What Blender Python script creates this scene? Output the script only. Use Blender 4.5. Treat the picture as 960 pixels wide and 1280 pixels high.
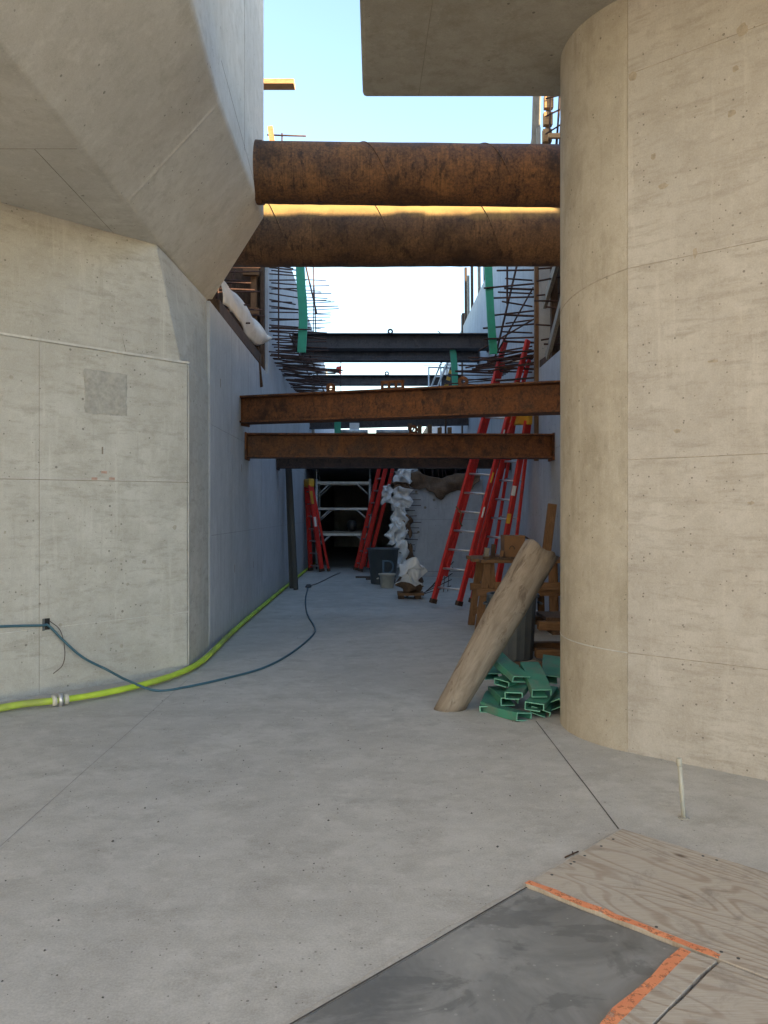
import bpy, bmesh, math, random
from mathutils import Vector, Matrix, noise
R = math.radians
rnd = random.Random(7)
scn = bpy.context.scene
for o in list(bpy.data.objects):
    bpy.data.objects.remove(o)
C = scn.collection

# ------------------------------------------------------------------ camera, sky, sun, exposure
EYE = 1.45
cam_d = bpy.data.cameras.new('camera')
cam = bpy.data.objects.new('camera', cam_d)
C.objects.link(cam)
cam.location = (0, 0, EYE)
cam.rotation_euler = (R(90), 0, 0)
cam_d.sensor_fit = 'VERTICAL'
cam_d.sensor_height = 36.0
cam_d.sensor_width = 27.0
cam_d.lens = 28.125
cam_d.shift_x = 10 / 1280
cam_d.clip_start = 0.05
cam_d.clip_end = 2000
scn.camera = cam
scn.render.resolution_x = 768
scn.render.resolution_y = 1024

SUN_EL, SUN_AZ = 13.0, 120.5
world = bpy.data.worlds.new('World')
scn.world = world
world.use_nodes = True
wn = world.node_tree
sky = wn.nodes.new('ShaderNodeTexSky')
sky.sky_type = 'NISHITA'
sky.sun_disc = False
sky.sun_elevation = R(SUN_EL)
sky.sun_rotation = R(SUN_AZ)
sky.air_density = 1.0
sky.dust_density = 0.3
sky.ozone_density = 1.0
wn.links.new(sky.outputs[0], wn.nodes['Background'].inputs[0])
wn.nodes['Background'].inputs[1].default_value = 0.125

sun_d = bpy.data.lights.new('sun', 'SUN')
sun_d.energy = 5.0
sun_d.angle = R(0.5)
sun_d.color = (1.0, 0.76, 0.46)
sun = bpy.data.objects.new('sun', sun_d)
C.objects.link(sun)
sd = Vector((math.sin(R(SUN_AZ)) * math.cos(R(SUN_EL)), math.cos(R(SUN_AZ)) * math.cos(R(SUN_EL)), math.sin(R(SUN_EL))))
sun.rotation_euler = sd.to_track_quat('Z', 'Y').to_euler()
sun.location = (20, -10, 20)

scn.render.engine = 'CYCLES'
scn.view_settings.view_transform = 'Standard'
scn.view_settings.look = 'None'
scn.view_settings.gamma = 1.0
scn.view_settings.use_curve_mapping = False
scn.view_settings.exposure = 2.32
scn.cycles.max_bounces = 8
scn.cycles.diffuse_bounces = 5


def at(u, v, Y):
    """a point Y metres down the corridor, from a position on the 960x1280 photograph"""
    return Vector(((u - 470) / 1000 * Y, Y, EYE - (v - 640) / 1000 * Y))


# ------------------------------------------------------------------ mesh helpers
class MB:
    def __init__(self):
        self.v = []
        self.f = []
        self.sm = []

    def add(self, vs, fs, smooth=False):
        n = len(self.v)
        self.v += [tuple(x) for x in vs]
        self.f += [tuple(i + n for i in f) for f in fs]
        self.sm += [smooth] * len(fs)
        return self

    def box(self, a, b):
        x0, y0, z0 = a
        x1, y1, z1 = b
        return self.add([(x0, y0, z0), (x1, y0, z0), (x1, y1, z0), (x0, y1, z0), (x0, y0, z1), (x1, y0, z1), (x1, y1, z1), (x0, y1, z1)],
                        [(0, 3, 2, 1), (4, 5, 6, 7), (0, 1, 5, 4), (1, 2, 6, 5), (2, 3, 7, 6), (3, 0, 4, 7)])

    def bar(self, p, q, w, h, side=None):
        """oriented box from p to q, w across 'side', h across the other way"""
        p, q = Vector(p), Vector(q)
        d = (q - p).normalized()
        s = Vector(side) if side is not None else (Vector((0, 0, 1)).cross(d) if abs(d.z) < .95 else Vector((1, 0, 0)))
        s = (s - d * s.dot(d)).normalized()
        t = d.cross(s)
        vs = []
        for c in (p, q):
            for a, b in ((-1, -1), (1, -1), (1, 1), (-1, 1)):
                vs.append(c + s * (a * w / 2) + t * (b * h / 2))
        return self.add(vs, [(0, 3, 2, 1), (4, 5, 6, 7), (0, 1, 5, 4), (1, 2, 6, 5), (2, 3, 7, 6), (3, 0, 4, 7)])

    def tube(self, pts, r, n=8, cap=True, squash=None):
        pts = [Vector(p) for p in pts]
        rs = r if isinstance(r, (list, tuple)) else [r] * len(pts)
        vs, fs = [], []
        prev = None
        for i, p in enumerate(pts):
            d = (pts[min(i + 1, len(pts) - 1)] - pts[max(i - 1, 0)]).normalized()
            if prev is None:
                s = Vector((0, 0, 1)).cross(d) if abs(d.z) < .9 else Vector((1, 0, 0)).cross(d)
            else:
                s = prev - d * prev.dot(d)
            s.normalize()
            prev = s
            t = d.cross(s)
            for k in range(n):
                a = 2 * math.pi * k / n
                off = s * (math.cos(a) * rs[i]) + t * (math.sin(a) * rs[i])
                if squash:
                    off.z *= squash
                vs.append(p + off)
        for i in range(len(pts) - 1):
            for k in range(n):
                a, b = i * n + k, i * n + (k + 1) % n
                fs.append((a, b, b + n, a + n))
        self.add(vs, fs, True)
        if cap:
            m = len(self.v) - len(vs)
            self.f.append(tuple(m + k for k in range(n - 1, -1, -1)))
            self.f.append(tuple(m + (len(pts) - 1) * n + k for k in range(n)))
            self.sm += [False, False]
        return self

    def prism(self, poly, z0, z1):
        """plan polygon (counter-clockwise) extruded up"""
        n = len(poly)
        vs = [(x, y, z0) for x, y in poly] + [(x, y, z1) for x, y in poly]
        fs = [tuple(range(n - 1, -1, -1)), tuple(range(n, 2 * n))]
        fs += [(i, (i + 1) % n, (i + 1) % n + n, i + n) for i in range(n)]
        return self.add(vs, fs)

    def hull(self, pts):
        bm = bmesh.new()
        for p in pts:
            bm.verts.new(p)
        r = bmesh.ops.convex_hull(bm, input=list(bm.verts))
        bmesh.ops.delete(bm, geom=[g for g in r['geom_interior'] if isinstance(g, bmesh.types.BMVert)], context='VERTS')
        bmesh.ops.dissolve_limit(bm, angle_limit=0.01, verts=list(bm.verts), edges=list(bm.edges))
        bm.verts.index_update()
        self.add([v.co.copy() for v in bm.verts], [[v.index for v in f.verts] for f in bm.faces])
        bm.free()
        return self

    def grid(self, fn, nu, nv, smooth=True):
        vs = [fn(i / nu, j / nv) for j in range(nv + 1) for i in range(nu + 1)]
        fs = [(j * (nu + 1) + i, j * (nu + 1) + i + 1, (j + 1) * (nu + 1) + i + 1, (j + 1) * (nu + 1) + i) for j in range(nv) for i in range(nu)]
        return self.add(vs, fs, smooth)

    def loft(self, secs, cap=True):
        n = len(secs[0])
        vs = [p for s in secs for p in s]
        fs = []
        for j in range(len(secs) - 1):
            for i in range(n):
                a, b = j * n + i, j * n + (i + 1) % n
                fs.append((a, b, b + n, a + n))
        if cap:
            fs.append(tuple(range(n - 1, -1, -1)))
            m = (len(secs) - 1) * n
            fs.append(tuple(m + i for i in range(n)))
        return self.add(vs, fs)

    def build(self, name, mat, parent=None, bevel=0, solid=0, seg=2, stuff=False):
        me = bpy.data.meshes.new(name)
        me.from_pydata([tuple(v) for v in self.v], [], self.f)
        me.polygons.foreach_set('use_smooth', self.sm)
        bm = bmesh.new()
        bm.from_mesh(me)
        bmesh.ops.recalc_face_normals(bm, faces=list(bm.faces))
        bm.to_mesh(me)
        bm.free()
        me.materials.append(mat)
        o = bpy.data.objects.new(name, me)
        C.objects.link(o)
        adopt(o, parent)
        if bevel:
            m = o.modifiers.new('bevel', 'BEVEL')
            m.width = bevel
            m.segments = seg
            m.limit_method = 'ANGLE'
            m.angle_limit = R(25)
        if solid:
            m = o.modifiers.new('solid', 'SOLIDIFY')
            m.thickness = solid
        if stuff:
            o['kind'] = 'stuff'
        return o


def adopt(o, parent):
    if parent is not None:
        o.parent = parent
        # a part that has itself been adopted already sits at the world origin
        o.matrix_parent_inverse = Matrix.Translation(-parent.location if parent.parent is None else Vector())


def tag(o, label, cat, group=None):
    o['label'] = label
    o['category'] = cat
    if group:
        o['group'] = group
    return o


def thing(name, loc, label, cat, group=None):
    o = bpy.data.objects.new(name, None)
    o.empty_display_size = 0.2
    C.objects.link(o)
    o.location = loc
    return tag(o, label, cat, group)


def struct(o):
    o['kind'] = 'structure'
    return o


def smooth_path(ctrl, n):
    """Catmull-Rom through the control points"""
    P = [Vector(p) for p in ctrl]
    P = [P[0] * 2 - P[1]] + P + [P[-1] * 2 - P[-2]]
    out = []
    for i in range(1, len(P) - 2):
        for k in range(n):
            t = k / n
            a, b, c, d = P[i - 1], P[i], P[i + 1], P[i + 2]
            out.append(0.5 * ((2 * b) + (c - a) * t + (2 * a - 5 * b + 4 * c - d) * t * t + (3 * b - a - 3 * c + d) * t ** 3))
    out.append(P[-2])
    return out


# ------------------------------------------------------------------ materials
class NT:
    def __init__(self, name):
        self.m = bpy.data.materials.new(name)
        self.m.use_nodes = True
        self.t = self.m.node_tree
        self.b = self.t.nodes['Principled BSDF']

    def n(self, typ, **kw):
        x = self.t.nodes.new(typ)
        for k, v in kw.items():
            setattr(x, k, v)
        return x

    def l(self, a, b):
        self.t.links.new(a, b)

    def pos(self, obj=False, scale=(1, 1, 1), rot=(0, 0, 0)):
        src = self.n('ShaderNodeTexCoord').outputs['Object'] if obj else self.n('ShaderNodeNewGeometry').outputs['Position']
        mp = self.n('ShaderNodeMapping')
        mp.inputs['Scale'].default_value = scale
        mp.inputs['Rotation'].default_value = rot
        self.l(src, mp.inputs[0])
        return mp.outputs[0]

    def noise(self, vec, scale, detail=5, rough=.6, dist=0):
        x = self.n('ShaderNodeTexNoise')
        x.inputs['Scale'].default_value = scale
        x.inputs['Detail'].default_value = detail
        x.inputs['Roughness'].default_value = rough
        x.inputs['Distortion'].default_value = dist
        self.l(vec, x.inputs['Vector'])
        return x.outputs['Fac']

    def ramp(self, fac, stops, interp='LINEAR'):
        x = self.n('ShaderNodeValToRGB')
        x.color_ramp.interpolation = interp
        e = x.color_ramp.elements
        while len(e) < len(stops):
            e.new(0.5)
        for k, (p, c) in enumerate(stops):
            e[k].position = p
            e[k].color = (c, c, c, 1) if isinstance(c, (int, float)) else tuple(c) + (1,)
        self.l(fac, x.inputs[0])
        return x.outputs[0]

    def mix(self, fac, a, b, mode='MIX'):
        x = self.n('ShaderNodeMix', data_type='RGBA', blend_type=mode)
        for s, k in ((fac, 0), (a, 6), (b, 7)):
            if hasattr(s, 'links') or hasattr(s, 'is_linked'):
                self.l(s, x.inputs[k])
            elif k == 0:
                x.inputs[0].default_value = s
            else:
                x.inputs[k].default_value = tuple(s) + (1,)
        return x.outputs[2]

    def math(self, op, a, b=None):
        x = self.n('ShaderNodeMath', operation=op)
        for k, s in enumerate((a, b)):
            if s is None:
                continue
            if isinstance(s, (int, float)):
                x.inputs[k].default_value = s
            else:
                self.l(s, x.inputs[k])
        return x.outputs[0]

    def dots(self, vec, scale, size, density):
        """small round pits: 1 inside a pit"""
        v = self.n('ShaderNodeTexVoronoi')
        v.inputs['Scale'].default_value = scale
        self.l(vec, v.inputs['Vector'])
        sep = self.n('ShaderNodeSeparateColor')
        self.l(v.outputs['Color'], sep.inputs[0])
        keep = self.math('LESS_THAN', sep.outputs[0], density)
        rad = self.math('MULTIPLY', sep.outputs[1], size)
        ins = self.math('LESS_THAN', v.outputs['Distance'], rad)
        return self.math('MULTIPLY', keep, ins)

    def bump(self, h, strength=.3, dist=.01, prev=None):
        x = self.n('ShaderNodeBump')
        x.inputs['Strength'].default_value = strength
        x.inputs['Distance'].default_value = dist
        self.l(h, x.inputs['Height'])
        if prev is not None:
            self.l(prev, x.inputs['Normal'])
        return x.outputs[0]

    def done(self, col, rough=.8, normal=None, metal=0, spec=.5):
        for k, s in (('Base Color', col), ('Roughness', rough)):
            if isinstance(s, (int, float)):
                self.b.inputs[k].default_value = s
            elif isinstance(s, tuple):
                self.b.inputs[k].default_value = s + (1,)
            else:
                self.l(s, self.b.inputs[k])
        if normal is not None:
            self.l(normal, self.b.inputs['Normal'])
        self.b.inputs['Metallic'].default_value = metal
        self.b.inputs['Specular IOR Level'].default_value = spec
        return self.m


def mul(c, k):
    return tuple(x * k for x in c)


def concrete(name, base, tint, streak=(1, 1, 9), mott=.16, pits=.5, pit_scale=14, stain=.25, rough=.85, fine=.06):
    t = NT(name)
    p = t.pos()
    ps = t.pos(scale=streak)
    pv = t.pos(scale=(4, 4, .30))
    big = t.noise(p, .8, 7, .66, .5)
    mid = t.noise(p, 4.2, 8, .72, .3)
    sml = t.noise(p, 17, 6, .72)
    st = t.noise(ps, 3.0, 8, .72, .2)
    fn = t.noise(p, 120, 3, .7)
    vr = t.noise(pv, 2.0, 6, .7)
    c = t.mix(t.ramp(big, [(.34, 0), (.66, 1)]), mul(base, 1 - mott), mul(base, 1 + mott * .6))
    c = t.mix(t.math('MULTIPLY', t.ramp(mid, [(.40, 0), (.62, 1)]), stain * .9), c, tint)
    c = t.mix(t.math('MULTIPLY', t.ramp(st, [(.50, 0), (.66, 1)]), stain * 1.2), c, mul(tint, .9))
    c = t.mix(t.math('MULTIPLY', t.ramp(vr, [(.56, 0), (.70, 1)]), stain * .9), c, mul(base, 1.16))
    c = t.mix(t.math('MULTIPLY', t.ramp(vr, [(.28, 1), (.40, 0)]), stain * .9), c, mul(tint, .85))
    c = t.mix(t.math('MULTIPLY', t.ramp(sml, [(.56, 0), (.72, 1)]), stain * .8), c, mul(base, 1.14))
    c = t.mix(t.math('MULTIPLY', t.ramp(sml, [(.28, 1), (.43, 0)]), stain * .8), c, mul(tint, .8))
    c = t.mix(fine * 2.6, c, t.ramp(fn, [(.35, mul(base, .55)), (.65, mul(base, 1.3))]))
    d1 = t.dots(p, pit_scale, .13, pits * .32)
    d2 = t.dots(p, pit_scale * 2.6, .24, pits * .34)
    # pits come in swarms
    d2 = t.math('MULTIPLY', d2, t.math('GREATER_THAN', mid, .47))
    pit = t.math('MAXIMUM', d1, d2)
    c = t.mix(t.math('MULTIPLY', pit, .70), c, mul(tint, .36))
    nrm = t.bump(mid, .14, .02)
    nrm = t.bump(sml, .16, .006, nrm)
    nrm = t.bump(fn, .16, .003, nrm)
    nrm = t.bump(t.math('SUBTRACT', 1.0, pit), .5, .004, nrm)
    return t.done(c, rough, nrm, 0, .3)


M = {}
M['pier'] = concrete('pier_concrete', (.455, .425, .392), (.345, .312, .272), (1.0, 1.0, 6), .13, 1.0, 15, .70)
M['nose'] = concrete('pier_nose_concrete', (.43, .392, .335), (.315, .278, .218), (1.6, 1.6, .5), .13, .6, 13, .70)
M['block'] = concrete('block_concrete', (.435, .43, .405), (.33, .318, .283), (1.2, 1.2, 5), .18, .8, 12, .72)
M['overhang'] = concrete('overhang_concrete', (.55, .54, .51), (.43, .415, .375), (2, 2, 2.5), .17, .6, 10, .60)
M['wall'] = concrete('wall_concrete', (.43, .445, .475), (.32, .335, .365), (3, 3, .5), .15, .3, 6, .60)
M['floor'] = concrete('floor_concrete', (.48, .46, .425), (.345, .325, .29), (1.0, 1.3, 1), .20, .6, 21, .72, .75, .10)
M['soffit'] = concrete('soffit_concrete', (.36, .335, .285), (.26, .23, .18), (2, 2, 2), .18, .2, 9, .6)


def simple(name, col, var=.18, scale=12, rough=.6, metal=0, bump=.15, stretch=(1, 1, 1), dirt=None, dirt_amt=.5, obj=True, spec=.5, dscale=4):
    t = NT(name)
    p = t.pos(obj, stretch)
    n1 = t.noise(p, scale, 5, .6)
    c = t.mix(t.ramp(n1, [(.3, 0), (.7, 1)]), mul(col, 1 - var), mul(col, 1 + var))
    if dirt:
        n2 = t.noise(t.pos(obj), dscale, 6, .65, .3)
        c = t.mix(t.math('MULTIPLY', t.ramp(n2, [(.48, 0), (.66, 1)]), dirt_amt), c, dirt)
    nr = t.bump(n1, bump, .01)
    rr = t.ramp(n1, [(.3, max(rough - .1, 0)), (.7, min(rough + .1, 1))])
    return t.done(c, rr, nr, metal, spec)


def rust(name, dark, mid, bright, streak, wet=.5, obj=False, s=3.0, sun_top=None):
    t = NT(name)
    p = t.pos(obj)
    a = t.noise(p, s, 8, .68, .4)
    b = t.noise(t.pos(obj, streak), 4.0, 6, .65)
    g = t.noise(p, 38, 5, .75)
    c = t.ramp(a, [(.30, dark), (.47, mid), (.66, bright), (.80, mul(bright, 1.35))])
    c = t.mix(t.math('MULTIPLY', t.ramp(b, [(.45, 0), (.68, 1)]), wet), c, mul(dark, .8))
    c = t.mix(.38, c, t.ramp(g, [(.36, mul(dark, .6)), (.66, mul(bright, 1.25))]))
    crust = t.noise(t.pos(obj, (2.2, 1, 1)), 6, 8, .78)
    c = t.mix(t.math('MULTIPLY', t.ramp(crust, [(.54, 0), (.60, 1)]), .65), c, mul(dark, .55))
    big = t.noise(p, 1.6, 9, .74, .15)
    c = t.mix(t.math('MULTIPLY', t.ramp(big, [(.50, 0), (.64, 1)]), .75), c, mul(dark, .6))
    if sun_top:  # sunlight painted in: upward faces tinted yellow
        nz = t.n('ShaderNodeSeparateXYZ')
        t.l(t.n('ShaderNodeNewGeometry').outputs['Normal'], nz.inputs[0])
        c = t.mix(t.math('MULTIPLY', t.ramp(t.math('ADD', nz.outputs[2], t.math('MULTIPLY', a, .5)), [(.35, 0), (.75, 1)]), .8), c, sun_top)
    nr = t.bump(a, .35, .01)
    nr = t.bump(g, .3, .003, nr)
    return t.done(c, t.ramp(a, [(.3, .55), (.7, .85)]), nr, .0, .4)


M['pipe_rust'] = rust('pipe_rust', (.026, .013, .009), (.095, .040, .018), (.27, .125, .045), (14, .6, .6), .75)
M['pipe_ochre'] = rust('pipe_ochre', (.045, .024, .015), (.11, .056, .028), (.22, .12, .055), (14, .6, .6), .6, sun_top=(.38, .26, .09))  # upper side carries the yellow of the sunlit band in its colour
M['beam_rust'] = rust('beam_rust', (.035, .017, .011), (.115, .042, .018), (.25, .095, .034), (2.5, 1, 6), .25, False, 7)
M['beam_brown'] = rust('beam_brown', (.030, .020, .017), (.060, .036, .028), (.105, .062, .045), (2.5, 1, 6), .3, False, 7)
M['beam_dark'] = rust('beam_dark', (.040, .036, .040), (.065, .058, .062), (.10, .085, .085), (2, 1, 6), .3)
M['rebar'] = rust('rebar_rust', (.024, .013, .012), (.055, .027, .022), (.10, .048, .032), (2, 2, 2), .3)
M['joint'] = simple('joint_line', (.21, .185, .15), .3, 20, .9, obj=False)
M['joint_floor'] = simple('floor_joint', (.27, .255, .235), .3, 20, .9, obj=False)
M['gap'] = simple('floor_gap', (.06, .055, .05), .3, 20, .9, obj=False)
M['joint_pale'] = simple('joint_line_wall', (.20, .205, .215), .25, 20, .9, obj=False)
M['patch'] = simple('repair_mortar', (.30, .295, .275), .2, 26, .95, bump=.5, obj=False, dirt=(.37, .365, .34), dirt_amt=.9, dscale=9)
M['blotch'] = simple('grout_blotch', (.34, .295, .235), .25, 40, .9, obj=False)
M['overhang_ridge'] = M['overhang']
M['joint_soft'] = simple('pier_joint', (.31, .275, .225), .3, 24, .9, obj=False)
M['smudge'] = simple('grout_smudge', (.31, .295, .255), .2, 30, .9, obj=False)
M['red'] = simple('red_fibreglass', (.62, .030, .022), .14, 8, .42, dirt=(.20, .035, .025), dirt_amt=.45)
M['yellow'] = simple('yellow_plastic', (.62, .33, .02), .15, 8, .5, dirt=(.25, .15, .03))
M['alu'] = simple('aluminium', (.55, .55, .56), .12, 20, .42, .7)
M['scaffold'] = simple('scaffold_paint', (.62, .63, .62), .15, 10, .5, .2, dirt=(.22, .21, .19))
M['green'] = simple('green_plastic', (.045, .215, .145), .2, 5, .55, dirt=(.115, .165, .135), dirt_amt=.9, dscale=7)
M['green_cap'] = simple('green_cap_plastic', (.02, .30, .19), .12, 4, .5, dirt=(.03, .20, .14))
M['green_cut'] = simple('green_plastic_cut_edge', (.15, .38, .28), .12, 8, .5)
M['white_sheet'] = simple('white_plastic_sheet', (.72, .73, .74), .08, 4, .45, dirt=(.45, .42, .36), dirt_amt=.35)
M['tarp'] = simple('canvas_tarp', (.62, .58, .52), .08, 5, .8, dirt=(.42, .36, .29), dirt_amt=.5)
M['burlap'] = simple('burlap', (.15, .095, .06), .3, 30, .95, bump=.5, dirt=(.07, .045, .03))
M['black'] = simple('black_paint_steel', (.030, .032, .036), .25, 10, .5, .1)
M['bin'] = simple('bin_plastic', (.07, .085, .10), .15, 6, .55, dirt=(.13, .13, .12), dirt_amt=.4)
M['tote'] = simple('tote_plastic', (.12, .155, .165), .12, 6, .5)
M['bucket'] = simple('bucket_plastic', (.46, .44, .38), .12, 8, .5, dirt=(.3, .28, .23))
M['pvc'] = simple('grey_pvc', (.40, .405, .37), .10, 10, .5, dirt=(.34, .31, .24))
M['cable'] = simple('blue_cable_sheath', (.035, .10, .14), .15, 10, .5)
M['cardboard'] = simple('cardboard', (.22, .115, .055), .12, 10, .85)
M['mark'] = simple('chalk_mark', (.11, .17, .24), .2, 20, .8)


def mat_paint():
    t = NT('orange_marking_paint')
    p = t.pos()
    a = t.noise(p, 34, 6, .75, .3)
    b = t.noise(p, 7, 4, .6)
    c = t.mix(t.ramp(b, [(.3, 0), (.7, 1)]), (.62, .20, .09), (.76, .30, .14))
    m = t.done(c, .75, t.bump(a, .2, .003))
    tr = t.n('ShaderNodeBsdfTransparent')
    mx = t.n('ShaderNodeMixShader')
    t.l(t.ramp(t.math('ADD', a, t.math('MULTIPLY', b, .35)), [(.68, 0), (.80, .85)]), mx.inputs[0])
    t.l(t.b.outputs[0], mx.inputs[1])
    t.l(tr.outputs[0], mx.inputs[2])
    t.l(mx.outputs[0], t.t.nodes['Material Output'].inputs[0])
    return m


M['orange'] = mat_paint()
M['earth'] = simple('earth', (.16, .12, .085), .3, 3, .95, obj=False)
M['stone'] = simple('grit', (.09, .085, .08), .4, 30, .9)
M['black_hole'] = simple('dark_recess', (.012, .012, .013), .2, 10, .9)
M['ragged'] = simple('mortar_smear', (.46, .46, .45), .2, 14, .9, obj=False)
M['redpaint'] = simple('red_marking', (.37, .25, .205), .2, 20, .9)


def lumber(name, base, dark, scale=7, stretch=(1, 1, 1), obj=True):
    t = NT(name)
    n1 = t.noise(t.pos(obj, stretch), scale, 6, .65, .6)
    n2 = t.noise(t.pos(obj), 3, 5, .6)
    c = t.mix(t.ramp(n1, [(.35, 0), (.62, 1)]), dark, base)
    c = t.mix(t.math('MULTIPLY', t.ramp(n2, [(.5, 0), (.72, 1)]), .45), c, mul(dark, .6))
    return t.done(c, .82, t.bump(n1, .25, .006), 0, .3)


M['lumber_x'] = lumber('lumber_along_x', (.22, .125, .065), (.13, .07, .036), 9, (.8, 8, 8))
M['lumber_z'] = lumber('lumber_upright', (.22, .125, .065), (.13, .07, .036), 9, (8, 8, .8))
M['lumber_dark'] = lumber('weathered_lumber', (.10, .062, .040), (.045, .028, .02), 8, (5, 5, 1))
M['lumber_grey'] = lumber('grey_lumber', (.30, .27, .23), (.20, .18, .15), 8, (6, 6, 1))
M['lumber_lit'] = lumber('sunlit_lumber', (.42, .25, .12), (.30, .17, .08), 8, (1, 6, 6))  # lumber painted paler for the pieces that stand in sun


def plywood_mat(name, seed):
    t = NT(name)
    p = t.pos(False, (1, 1, 1), (0, 0, R(45)))
    mp = t.n('ShaderNodeMapping')
    mp.inputs['Location'].default_value = (seed, seed * .7, 0)
    mp.inputs['Scale'].default_value = (.62, 2.6, 1)
    t.l(p, mp.inputs[0])
    # contour lines of a stretched noise field: flat-sawn cathedral figure
    f = t.noise(mp.outputs[0], 1.35, 2, .45, .5)
    lines = t.math('SINE', t.math('MULTIPLY', f, 105.0))
    fine = t.noise(t.pos(False, (4, 60, 1), (0, 0, R(45))), 3.0, 4, .6)
    c = t.mix(t.ramp(lines, [(.35, 0), (.95, 1)]), (.46, .40, .33), (.28, .205, .145))
    c = t.mix(.5, c, t.ramp(fine, [(.3, (.29, .24, .19)), (.7, (.50, .45, .38))]))
    bl = t.noise(p, 3.5, 5, .6)
    c = t.mix(t.math('MULTIPLY', t.ramp(bl, [(.45, 0), (.75, 1)]), .55), c, (.44, .40, .35))
    v = t.n('ShaderNodeTexVoronoi')
    v.inputs['Scale'].default_value = 6.5
    mp2 = t.n('ShaderNodeMapping')
    mp2.inputs['Scale'].default_value = (.8, 1.5, 1)
    mp2.inputs['Location'].default_value = (seed * 3, 0, 0)
    t.l(p, mp2.inputs[0])
    t.l(mp2.outputs[0], v.inputs['Vector'])
    sep = t.n('ShaderNodeSeparateColor')
    t.l(v.outputs['Color'], sep.inputs[0])
    kn = t.math('MULTIPLY', t.ramp(v.outputs['Distance'], [(.05, 1), (.19, 0)]), t.math('LESS_THAN', sep.outputs[0], .30))
    c = t.mix(t.math('MULTIPLY', kn, .85), c, (.085, .055, .038))
    dirt = t.noise(p, 7, 8, .75, .4)
    c = t.mix(t.math('MULTIPLY', t.ramp(dirt, [(.52, 0), (.70, 1)]), .6), c, (.20, .17, .14))
    return t.done(c, .8, t.bump(lines, .12, .003), 0, .3)


M['plywood'] = plywood_mat('plywood_sheet', 0.3)
M['plywood_b'] = plywood_mat('plywood_offcut', 5.1)


def mat_rubber():
    t = NT('grey_steel_plate')
    p = t.pos()
    a = t.noise(p, 2.2, 7, .66, .8)
    b = t.noise(p, 14, 5, .7)
    s = t.noise(t.pos(False, (1, 1.7, 1), (0, 0, R(35))), 2.0, 6, .65, 1.4)
    c = t.ramp(a, [(.30, (.12, .117, .108)), (.50, (.215, .21, .197)), (.70, (.33, .32, .30))])
    c = t.mix(t.math('MULTIPLY', t.ramp(s, [(.52, 0), (.58, 1)]), .5), c, (.085, .084, .08))
    c = t.mix(t.math('MULTIPLY', t.ramp(b, [(.56, 0), (.76, 1)]), .35), c, (.24, .235, .22))
    c = t.mix(t.math('MULTIPLY', t.dots(p, 40, .22, .22), .6), c, (.34, .33, .30))
    return t.done(c, t.ramp(a, [(.3, .45), (.7, .7)]), t.bump(b, .1, .004), 0, .45)


M['plate'] = mat_rubber()


def mat_tube():
    t = NT('fibre_tube')
    n1 = t.noise(t.pos(True, (2.2, 2.2, .5)), 6, 7, .7, .5)
    n2 = t.noise(t.pos(True), 2.5, 5, .6, .5)
    n3 = t.noise(t.pos(True, (1, 1, .4)), 11, 6, .7, .8)
    c = t.ramp(n1, [(.30, (.13, .103, .08)), (.5, (.225, .182, .142)), (.7, (.31, .26, .21))])
    c = t.mix(t.math('MULTIPLY', t.ramp(n2, [(.5, 0), (.7, 1)]), .4), c, (.30, .255, .21))
    c = t.mix(t.math('MULTIPLY', t.ramp(n3, [(.57, 0), (.66, 1)]), .8), c, (.10, .072, .052))
    return t.done(c, .85, t.bump(n1, .3, .01), 0, .3)


M['tube'] = mat_tube()


def mat_hose():
    t = NT('lime_hose_jacket')
    n = t.noise(t.pos(), 5, 5, .6)
    n2 = t.noise(t.pos(), 2.2, 4, .6)
    c = t.mix(t.ramp(n, [(.3, 0), (.7, 1)]), (.30, .43, .03), (.46, .62, .05))
    c = t.mix(t.math('MULTIPLY', t.ramp(n2, [(.45, 0), (.68, 1)]), .7), c, (.21, .23, .08))
    return t.done(c, .7, t.bump(t.noise(t.pos(), 60, 2), .2, .003))


M['hose'] = mat_hose()

# ------------------------------------------------------------------ the floor and the banks of earth
FLOOR = struct(MB().box((-150, -150, -.6), (150, 150, 0)).build('floor', M['floor']))


def floor_line(p, q, w, mat='joint_floor', z=.0012):
    p, q = Vector(p), Vector(q)
    d = q - p
    n = max(2, int(d.length / .25))
    s = Vector((-d.y, d.x, 0)).normalized()
    vs = []
    for i in range(n + 1):
        c = p + d * (i / n)
        k = .5 + .5 * (.5 + .5 * noise.noise(c * 3.1))
        j = s * (.004 * noise.noise(c * 5.3))
        vs += [c + j + s * (w * k / 2) + Vector((0, 0, z)), c + j - s * (w * k / 2) + Vector((0, 0, z))]
    fs = [(2 * i, 2 * i + 1, 2 * i + 3, 2 * i + 2) for i in range(n)]
    return MB().add(vs, fs).build('joint', M[mat], FLOOR)


floor_line((1.11, 3.66, 0), (1.11, 5.55, 0), .008, 'gap')
floor_line((-1.63, 1.0, 0), (-1.63, 6.9, 0), .006)
floor_line((-2.6, 5.68, 0), (1.1, 5.68, 0), .006)
floor_line((-1.7, 10.6, 0), (2.3, 10.6, 0), .006)

# earth outside the trench
struct(MB().box((2.86, 12.6, 0), (120, 150, 6.30)).add([], []).build('bank_or_sun_block', M['earth']))
struct(MB().box((-120, 13.2, 0), (-2.26, 150, 6.30)).build('bank_or_sun_block', M['earth']))

struct(MB().hull([(5.5, 7.2, 0), (5.5, 24, 0), (20, 7.2, 0), (20, 24, 0), (5.9, 7.35, 8.6), (5.9, 23, 8.6), (18, 7.35, 8.6), (18, 23, 8.6)]).build('bank_or_sun_block', M['earth']))  # mound added out of view to keep sun off the left wall
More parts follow.
